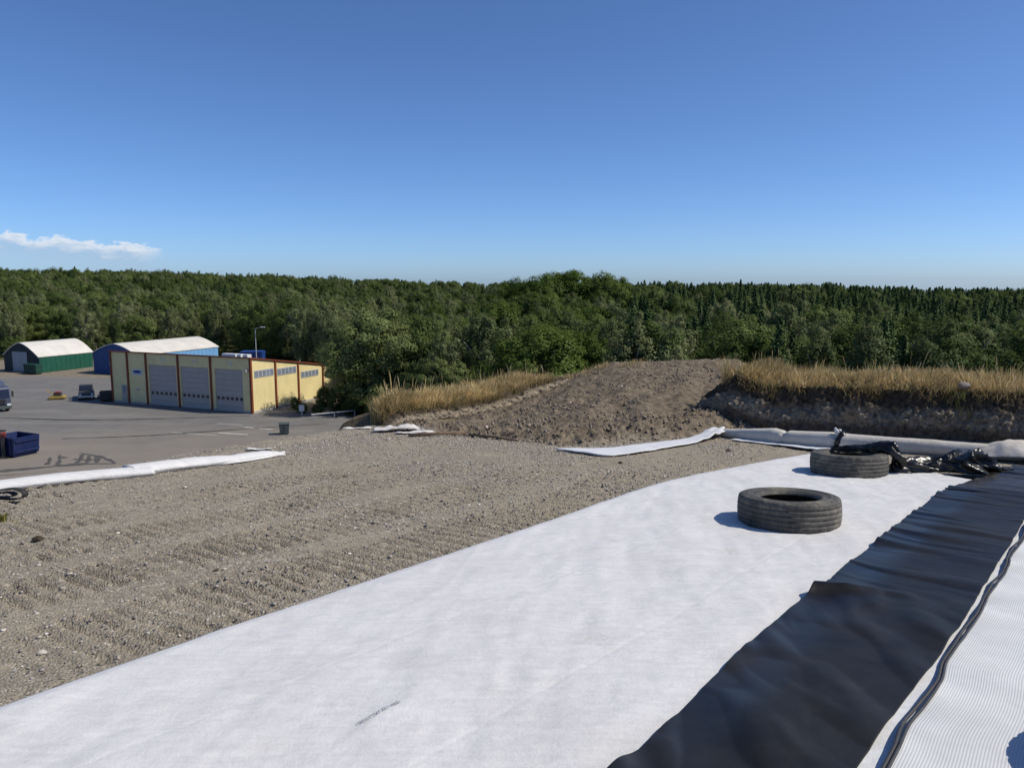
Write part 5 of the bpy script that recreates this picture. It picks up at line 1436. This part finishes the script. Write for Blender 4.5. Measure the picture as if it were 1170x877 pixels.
# ------------------------------------------------------------------ trees
def leaf_material(name, dark, light, trans=0.38):
    m = MT(name)
    oi = m.n('ShaderNodeObjectInfo'); a = m.n('ShaderNodeAttribute', attribute_name='tint'); sp = m.n('ShaderNodeSeparateColor'); m.lk(a.outputs['Color'], sp.inputs[0])
    base = m.mix(oi.outputs['Random'], dark + (1,), light + (1,))
    f = m.n('ShaderNodeMapRange'); m.lk(sp.outputs[0], f.inputs['Value']); f.inputs['To Min'].default_value = 0.72; f.inputs['To Max'].default_value = 1.28
    vm = m.n('ShaderNodeVectorMath', operation='SCALE'); m.lk(base, vm.inputs[0]); m.lk(f.outputs[0], vm.inputs['Scale'])
    df = m.n('ShaderNodeBsdfDiffuse'); tr = m.n('ShaderNodeBsdfTranslucent'); gl = m.n('ShaderNodeBsdfGlossy'); gl.inputs['Roughness'].default_value = 0.45
    m.lk(vm.outputs[0], df.inputs['Color']); m.lk(vm.outputs[0], tr.inputs['Color']); gl.inputs['Color'].default_value = (0.5, 0.55, 0.5, 1)
    mx = m.n('ShaderNodeMixShader'); mx.inputs[0].default_value = trans; m.lk(df.outputs[0], mx.inputs[1]); m.lk(tr.outputs[0], mx.inputs[2])
    m2 = m.n('ShaderNodeMixShader'); m2.inputs[0].default_value = 0.012; m.lk(mx.outputs[0], m2.inputs[1]); m.lk(gl.outputs[0], m2.inputs[2])
    m.lk(m2.outputs[0], m.t.nodes['Material Output'].inputs[0])
    return m.m
M_BIRCH = leaf_material('birch_leaves', (0.112, 0.140, 0.056), (0.235, 0.255, 0.120))
M_OAK = leaf_material('oak_leaves', (0.062, 0.096, 0.026), (0.160, 0.200, 0.062))
M_BEECH = leaf_material('beech_leaves', (0.070, 0.112, 0.020), (0.120, 0.165, 0.040))
M_SPRUCE = leaf_material('spruce_needles', (0.046, 0.082, 0.030), (0.115, 0.160, 0.062), 0.1)
M_NEARLEAF = leaf_material('olive_leaves', (0.170, 0.205, 0.075), (0.200, 0.235, 0.088))
M_BARK = paint('grey_brown_bark', (0.11, 0.09, 0.07), 0.95, 0.1, 0.3, 4)
M_BARKW = paint('pale_birch_bark', (0.42, 0.40, 0.37), 0.9, 0.15, 0.35, 5)
def quads(cen, nrm, size, rng, aspect=1.5):
    n = len(cen)
    r = rng.normal(size=(n, 3)); nrm = nrm / np.maximum(np.linalg.norm(nrm, axis=1), 1e-6)[:, None]
    t = np.cross(nrm, r); t /= np.maximum(np.linalg.norm(t, axis=1), 1e-6)[:, None]; b = np.cross(nrm, t)
    s = size[:, None]
    k = rng.uniform(0.25, 0.75, (n, 1))
    V = np.stack([cen - t * s * aspect / 2, cen + b * s * 0.5 + t * s * (k - 0.5) * 0.6, cen + t * s * aspect / 2, cen - b * s * 0.5 + t * s * (0.5 - k) * 0.6], 1).reshape(-1, 3)
    return V, np.arange(n * 4).reshape(-1, 4)
def crown(kind, seed):
    """leaf cloud of a tree about 10 m tall, trunk foot at the origin; returns verts, faces, tint"""
    rng = np.random.default_rng(seed)
    cen, nrm, siz, tin = [], [], [], []
    if kind == 'spruce':
        z = 0.7
        while z < 9.75:
            f = 1 - (z - 0.4) / 9.4; R = 2.5 * f ** 0.85 * rng.uniform(0.85, 1.1) + 0.06
            nb = int(5 + 7 * f); ph = rng.uniform(0, 6.28)
            for k in range(nb):
                a = ph + 6.283 * k / nb + rng.normal(0, 0.15); L = R * rng.uniform(0.72, 1.12)
                m = max(3, int(L / 0.13)); t = np.linspace(0.18, 1, m)
                x = np.cos(a) * L * t; y = np.sin(a) * L * t; zz = z - 0.42 * L * t ** 1.2 + 0.18 * L * t ** 3
                c = np.stack([x, y, zz], 1) + rng.normal(0, 0.05, (m, 3))
                for rep in range(3):
                    cen.append(c + rng.normal(0, 0.06, (m, 3))); nrm.append(np.stack([np.cos(a) * np.ones(m) * 0.5, np.sin(a) * np.ones(m) * 0.5, np.ones(m)], 1) + rng.normal(0, 0.45, (m, 3)))
                    siz.append((0.27 - 0.09 * t) * rng.uniform(0.7, 1.1, m)); tin.append(np.full(m, 0.3 + 0.4 * rng.uniform()) + 0.2 * t)
            z += 0.16 + 0.20 * f
        m = 30; zz = rng.uniform(9.2, 10.0, m); cen.append(np.stack([rng.normal(0, 0.04, m), rng.normal(0, 0.04, m), zz], 1)); nrm.append(rng.normal(size=(m, 3))); siz.append(np.full(m, 0.16)); tin.append(np.full(m, 0.5))
    else:
        p = dict(birch=(2.4, 4.3, 5.5, 95, 0.58, 130, 0.125), oak=(3.4, 4.2, 5.4, 95, 0.90, 190, 0.15), beech=(4.2, 4.2, 5.5, 120, 0.85, 170, 0.15), near=(3.6, 4.6, 5.0, 190, 0.72, 190, 0.125), bush=(3.6, 4.6, 4.6, 90, 1.0, 110, 0.22))[kind]
        RX, RZ, cz, ncl, rc, nl, ls = p
        sq = rng.uniform(0.85, 1.15)
        cl = []
        while len(cl) < ncl:
            v = rng.normal(size=3); v /= np.linalg.norm(v)
            r = rng.uniform(0.25, 1.0) ** 0.45
            q = v * r
            wz = 1.0 if kind != 'birch' else (1.0 - 0.35 * max(q[2], 0) ** 1.2)
            lob = 1 + 0.22 * math.sin(3 * math.atan2(v[1], v[0]) + seed) * (1 - abs(v[2])) + 0.15 * math.sin(5 * v[2] + 2 * seed + 2 * math.atan2(v[1], v[0]))
            c = np.array([q[0] * RX * wz * lob, q[1] * RX * wz * lob * sq, cz + q[2] * RZ])
            if c[2] < 0.6: continue
            cl.append(c)
        for c in cl:
            r = rc * rng.uniform(0.6, 1.25); tone = rng.uniform(0.15, 0.85)
            v = rng.normal(size=(nl, 3)); v /= np.linalg.norm(v, axis=1)[:, None]
            pos = c + v * r * rng.uniform(0.5, 1.05, (nl, 1)) * np.array([1, 1, 0.92])
            if kind == 'birch':
                dr = rng.uniform(0, 1, nl) < 0.4; pos[:, 2] -= dr * rng.uniform(0, 0.9, nl)
            out = (c - np.array([0, 0, cz])) / np.array([RX, RX, RZ])
            cen.append(pos); nrm.append(v * 0.9 + out * 0.7 + np.array([0, 0, 0.25]) + rng.normal(0, 0.3, (nl, 3)))
            siz.append(ls * rng.uniform(0.7, 1.4, nl)); tin.append(np.clip(tone + rng.normal(0, 0.12, nl), 0, 1))
    cen = np.concatenate(cen); nrm = np.concatenate(nrm); siz = np.concatenate(siz); tin = np.concatenate(tin)
    V, Fc = quads(cen, nrm, siz, rng)
    return V, Fc, np.repeat(tin, 4)
def trunk(kind, seed):
    rng = random.Random(seed); b = MB()
    top = 9.3 if kind == 'spruce' else 7.6
    r = 0.16 if kind in ('spruce', 'birch') else 0.24
    path = [(rng.uniform(-.1, .1) * i, rng.uniform(-.1, .1) * i, -0.4 + top * i / 5 + 0.08 * i) for i in range(6)]
    vv, ff = tube(path, [r * (1 - 0.16 * i) for i in range(6)], 8); b.add(vv, ff)
    if kind != 'spruce':
        for k in range(6):
            z = 2.2 + k * 0.75; a = k * 2.4 + rng.uniform(-.4, .4); L = rng.uniform(1.2, 2.2)
            vv, ff = tube([(0, 0, z), (math.cos(a) * L * 0.5, math.sin(a) * L * 0.5, z + L * 0.45), (math.cos(a) * L, math.sin(a) * L, z + L * 1.0)], [r * 0.45, r * 0.3, r * 0.1], 6); b.add(vv, ff)
    return b
LEAF = dict(birch=M_BIRCH, oak=M_OAK, beech=M_BEECH, spruce=M_SPRUCE, near=M_NEARLEAF, bush=M_OAK)
PROTO = {}
def proto(kind, var):
    key = (kind, var)
    if key not in PROTO:
        V, Fc, tint = crown(kind, 1000 + 37 * var + 7 * len(kind) + ord(kind[1]))
        o = mesh_obj('crown', V, Fc, LEAF[kind]); point_col(o, 'tint', np.stack([tint] * 3, 1))
        t = trunk(kind, 50 + var).build('trunk', M_BARKW if kind == 'birch' else M_BARK, None, True)
        PROTO[key] = (o.data, t.data)
        bpy.data.objects.remove(o); bpy.data.objects.remove(t)
    return PROTO[key]
TREES = []
def place_tree(name, kind, var, x, y, z, h, wide, rz, label, cat, group):
    cm, tm = proto(kind, var)
    r = bpy.data.objects.new(name, None); r.empty_display_size = 0.3; C.objects.link(r)
    r.location = (x, y, z); r.rotation_euler = (0, 0, rz); r.scale = (h / 10 * wide, h / 10 * wide, h / 10)
    tag(r, label, cat, group)
    for nm, me in (('trunk', tm), ('crown', cm)):
        c = bpy.data.objects.new(nm, me); C.objects.link(c); c.parent = r
    return r
def front_d(px):
    return np.interp(px, [-200, 246, 262, 300, 366, 372, 480, 560, 700, 1400], [158, 158, 150, 130, 124, 106, 88, 75, 68, 62])
def front_top(px):
    return np.interp(px, [-200, 240, 330, 480, 600, 700, 850, 1400], [350, 352, 345, 372, 372, 368, 366, 372])
def skyline(px):
    return np.interp(px, [-200, 0, 150, 300, 400, 500, 590, 610, 720, 740, 900, 1060, 1170, 1400], [301, 303, 304, 309, 313, 317, 320, 318, 320, 319, 320, 325, 326, 328])
def build_forest():
    rng = np.random.default_rng(77)
    cand = []
    tj = 0.0
    d = 60.0
    while d < 520:
        step = 4.6 + 0.011 * d
        w = 0.86 * d
        x = -w
        while x < w:
            xx = x + rng.uniform(-0.45, 0.45) * step; yy = d + rng.uniform(-0.45, 0.45) * step
            px = 585 + 880 * xx / yy
            if yy > front_d(px) + rng.uniform(0, 5): cand.append((yy, xx, px))
            x += step * rng.uniform(0.85, 1.15)
        d += step * 0.95
    ind = []; far = {}
    cand.sort(key=lambda c: c[0] - float(front_d(c[2])))
    for yy, xx, px in cand:
        d0 = front_d(px); t = np.clip((yy - d0) / ((430 if px < 560 else 260) - d0), 0, 1.0)
        yt = front_top(px) * (1 - t ** 0.7) + (skyline(px) + 3) * t ** 0.7 + rng.normal(0, 5.0 * (1 - t) + 1.2)
        g = float(far_ground(np.array(xx), np.array(yy)))
        h = CAM_H - (yt - 320) / 880 * yy - g
        u = rng.uniform()
        if px < 480: kind = 'birch' if u < (0.68 if t < 0.45 else 0.35) else ('oak' if u < 0.90 else ('spruce' if t > 0.3 else 'oak'))
        elif px < 720: kind = 'birch' if u < 0.42 else ('oak' if u < 0.72 else 'beech' if u < 0.9 else 'spruce')
        else: kind = 'spruce' if u < (0.52 if t < 0.35 else 0.80) else ('birch' if u < 0.84 else 'oak')
        h = float(np.clip(h, 6.0, 21)) * (rng.uniform(0.88, 1.08) if t < 0.85 else rng.uniform(0.86, 1.02))
        wide = rng.uniform(0.8, 1.2) * (1.0 if kind != 'spruce' else 1.05) * min(1.0, 13 / h + 0.1)
        # what shows: near trees and those whose top stands clear
        near = (yy - d0) < (36 if px > 480 else 46) and -20 < px < 1190
        if near and len(ind) < 285: ind.append((kind, xx, yy, g, h, wide, px))
        else: far.setdefault(kind, []).append((xx, yy, g, h, wide))
    bands = [(104, 'behind the green hall'), (250, 'behind the blue hall'), (370, 'behind the garage'), (480, 'behind the large garage tree'), (600, 'behind the grass strip'),
             (730, 'left of the mound crest'), (850, 'behind the mound crest'), (1010, 'behind the left bank half'), (9999, 'behind the right bank half')]
    zone = lambda px: next(w for lim, w in bands if px < lim)
    look = dict(birch='grey green birch', oak='dark green broad tree', beech='bright green beech', spruce='dark pointed spruce')
    for kind, x, y, g, h, wide, px in ind:
        dd = y - float(front_d(px)); row = 'at the wood front' if dd < 9 else 'in the second rank' if dd < 20 else 'deeper in the wood'
        size = 'tall ' if h > 12.5 else 'low ' if h < 10 else ''
        place_tree(dict(birch='birch_tree', oak='oak_tree', beech='beech_tree', spruce='spruce_tree')[kind], kind, int(rng.integers(0, 5 if kind != 'spruce' else 4)), x, y, g - 0.05, h, wide, rng.uniform(0, 6.28),
                   size + look[kind] + ' ' + row + ' ' + zone(px), 'tree', size + kind + ' trees ' + row + ' ' + zone(px))
    print('individual trees', len(ind), 'far', {k: len(v) for k, v in far.items()})
    # the wood farther back reads as one mass
    for kind, L in far.items():
        L = np.array(L); n = len(L)
        for var in range(3):
            sub = L[var::3]; m = len(sub)
            me = bpy.data.meshes.new('far_wood'); me.from_pydata([(a, b, c - 0.05) for a, b, c in sub[:, :3]], [], [])
            sa = me.attributes.new('sc', 'FLOAT_VECTOR', 'POINT'); sa.data.foreach_set('vector', np.stack([sub[:, 3] * sub[:, 4] / 10, sub[:, 3] * sub[:, 4] / 10, sub[:, 3] / 10], 1).astype(np.float32).ravel())
            ra = me.attributes.new('ro', 'FLOAT_VECTOR', 'POINT'); ra.data.foreach_set('vector', np.stack([np.zeros(m), np.zeros(m), rng.uniform(0, 6.28, m)], 1).astype(np.float32).ravel())
            o = bpy.data.objects.new('far_wood', me); C.objects.link(o); o['kind'] = 'stuff'
            tag(o, 'distant ' + {'birch': 'birches', 'oak': 'broadleaved trees', 'beech': 'beeches', 'spruce': 'spruces'}[kind] + ' merging into the wood up to the skyline', 'wood', 'distant wood')
            ng = bpy.data.node_groups.new('wood', 'GeometryNodeTree')
            ng.interface.new_socket('Geometry', in_out='INPUT', socket_type='NodeSocketGeometry'); ng.interface.new_socket('Geometry', in_out='OUTPUT', socket_type='NodeSocketGeometry')
            gi = ng.nodes.new('NodeGroupInput'); go = ng.nodes.new('NodeGroupOutput')
            src = next((q for q in C.objects if q.type == 'MESH' and q.data == proto(kind, var)[0]), None)
            if src is None:
                src = place_tree('birch_tree' if kind == 'birch' else kind + '_tree', kind, var, sub[0, 0], sub[0, 1], sub[0, 2], sub[0, 3], sub[0, 4], 0.5, look[kind] + ' at the back of the wood', 'tree', kind + ' trees at the back').children[1]
            oi = ng.nodes.new('GeometryNodeObjectInfo'); oi.inputs['Object'].default_value = src; oi.inputs['As Instance'].default_value = True; oi.transform_space = 'ORIGINAL'
            ip = ng.nodes.new('GeometryNodeInstanceOnPoints')
            for nm, sock in (('sc', 'Scale'), ('ro', 'Rotation')):
                na = ng.nodes.new('GeometryNodeInputNamedAttribute'); na.data_type = 'FLOAT_VECTOR'; na.inputs['Name'].default_value = nm
                if nm == 'ro':
                    er = ng.nodes.new('FunctionNodeEulerToRotation'); ng.links.new(na.outputs['Attribute'], er.inputs[0]); ng.links.new(er.outputs[0], ip.inputs[sock])
                else: ng.links.new(na.outputs['Attribute'], ip.inputs[sock])
            ng.links.new(gi.outputs[0], ip.inputs['Points']); ng.links.new(oi.outputs['Geometry'], ip.inputs['Instance']); ng.links.new(ip.outputs[0], go.inputs[0])
            o.modifiers.new('wood', 'NODES').node_group = ng
build_forest()
def build_special_trees():
    place_tree('oak_tree', 'near', 0, -16.4, 90.5, 0, 12.6, 1.2, 0.4, 'large dense tree overhanging the sunlit corner of the garage', 'tree', None)
    place_tree('oak_tree', 'near', 1, -11.6, 90.0, 0, 8.6, 1.15, 2.0, 'medium tree right of the large tree by the garage', 'tree', None)
    place_tree('oak_tree', 'near', 1, -8.0, 84.0, 0, 7.2, 1.25, 4.2, 'lower round tree behind the tip of the dry grass strip', 'tree', None)
    for k, (x, y, h, w) in enumerate(((8.0, 200, 17.2, 1.0), (15.5, 204, 17.9, 1.1), (22.5, 202, 17.6, 1.0), (2.5, 206, 16.2, 0.85), (28, 207, 16.2, 0.8), (11.5, 212, 17.6, 1.0), (19, 213, 18.2, 1.0), (5.5, 196, 15.2, 1.0), (25.5, 198, 15.6, 1.0))):
        place_tree('beech_tree', 'beech', k % 3, x, y, float(far_ground(np.array(x), np.array(y))), h, w, k * 1.7, 'tall bright beech forming the rounded hump on the skyline', 'tree', 'beeches of the skyline hump')
    bs = [(-20.6, 90.2, 3.6, 0.9, 'bush under the large tree nearest the garage wall'), (-18.3, 88.2, 3.3, 1.2, 'bush behind the guard rail at the yard edge'), (-15.2, 86.6, 4.2, 1.2, 'broad bush between the guard rail and the dry grass'),
          (-12.4, 83.5, 3.6, 1.3, 'dark bush low behind the tip of the dry grass strip'), (-23.2, 93.6, 3.0, 0.9, 'bush against the third garage bay'), (-26.0, 91.4, 1.9, 0.9, 'low weeds bush at the foot of the sunlit garage wall'),
          (-24.6, 89.3, 1.3, 1.5, 'low green scrub beside the white cabinet'), (-22.6, 88.4, 1.5, 1.3, 'green scrub right of the white cabinet'), (-50.2, 101.5, 2.2, 0.9, 'small bush at the shaded end of the garage')]
    rng = np.random.default_rng(91)
    for k in range(64):
        px = -15 + k * 19 + rng.uniform(-5, 5)
        if 255 < px < 490: continue
        d = float(front_d(px)) + rng.uniform(-3.5, 1.0); x = (px - 585) / 880 * d
        z = 0 if px < 255 else 1 if px < 720 else 2
        place_tree('bush', 'bush', 2 + k % 2, x, d, -0.4, rng.uniform(3.0, 5.0), rng.uniform(0.7, 1.0), rng.uniform(0, 6), 'leafy bush filling the foot of the wood ' + ('behind the halls', 'beyond the dry grass and mound', 'beyond the dark grassy bank')[z], 'bush', 'bushes at the foot of the wood ' + ('behind the halls', 'beyond the dry grass', 'beyond the dark bank')[z])
    for k, (x, y, h, w, lab) in enumerate(bs):
        place_tree('bush', 'bush', k % 2, x, y, -0.25 * h / 4, h, w, k * 0.9, lab, 'bush', None)
build_special_trees()
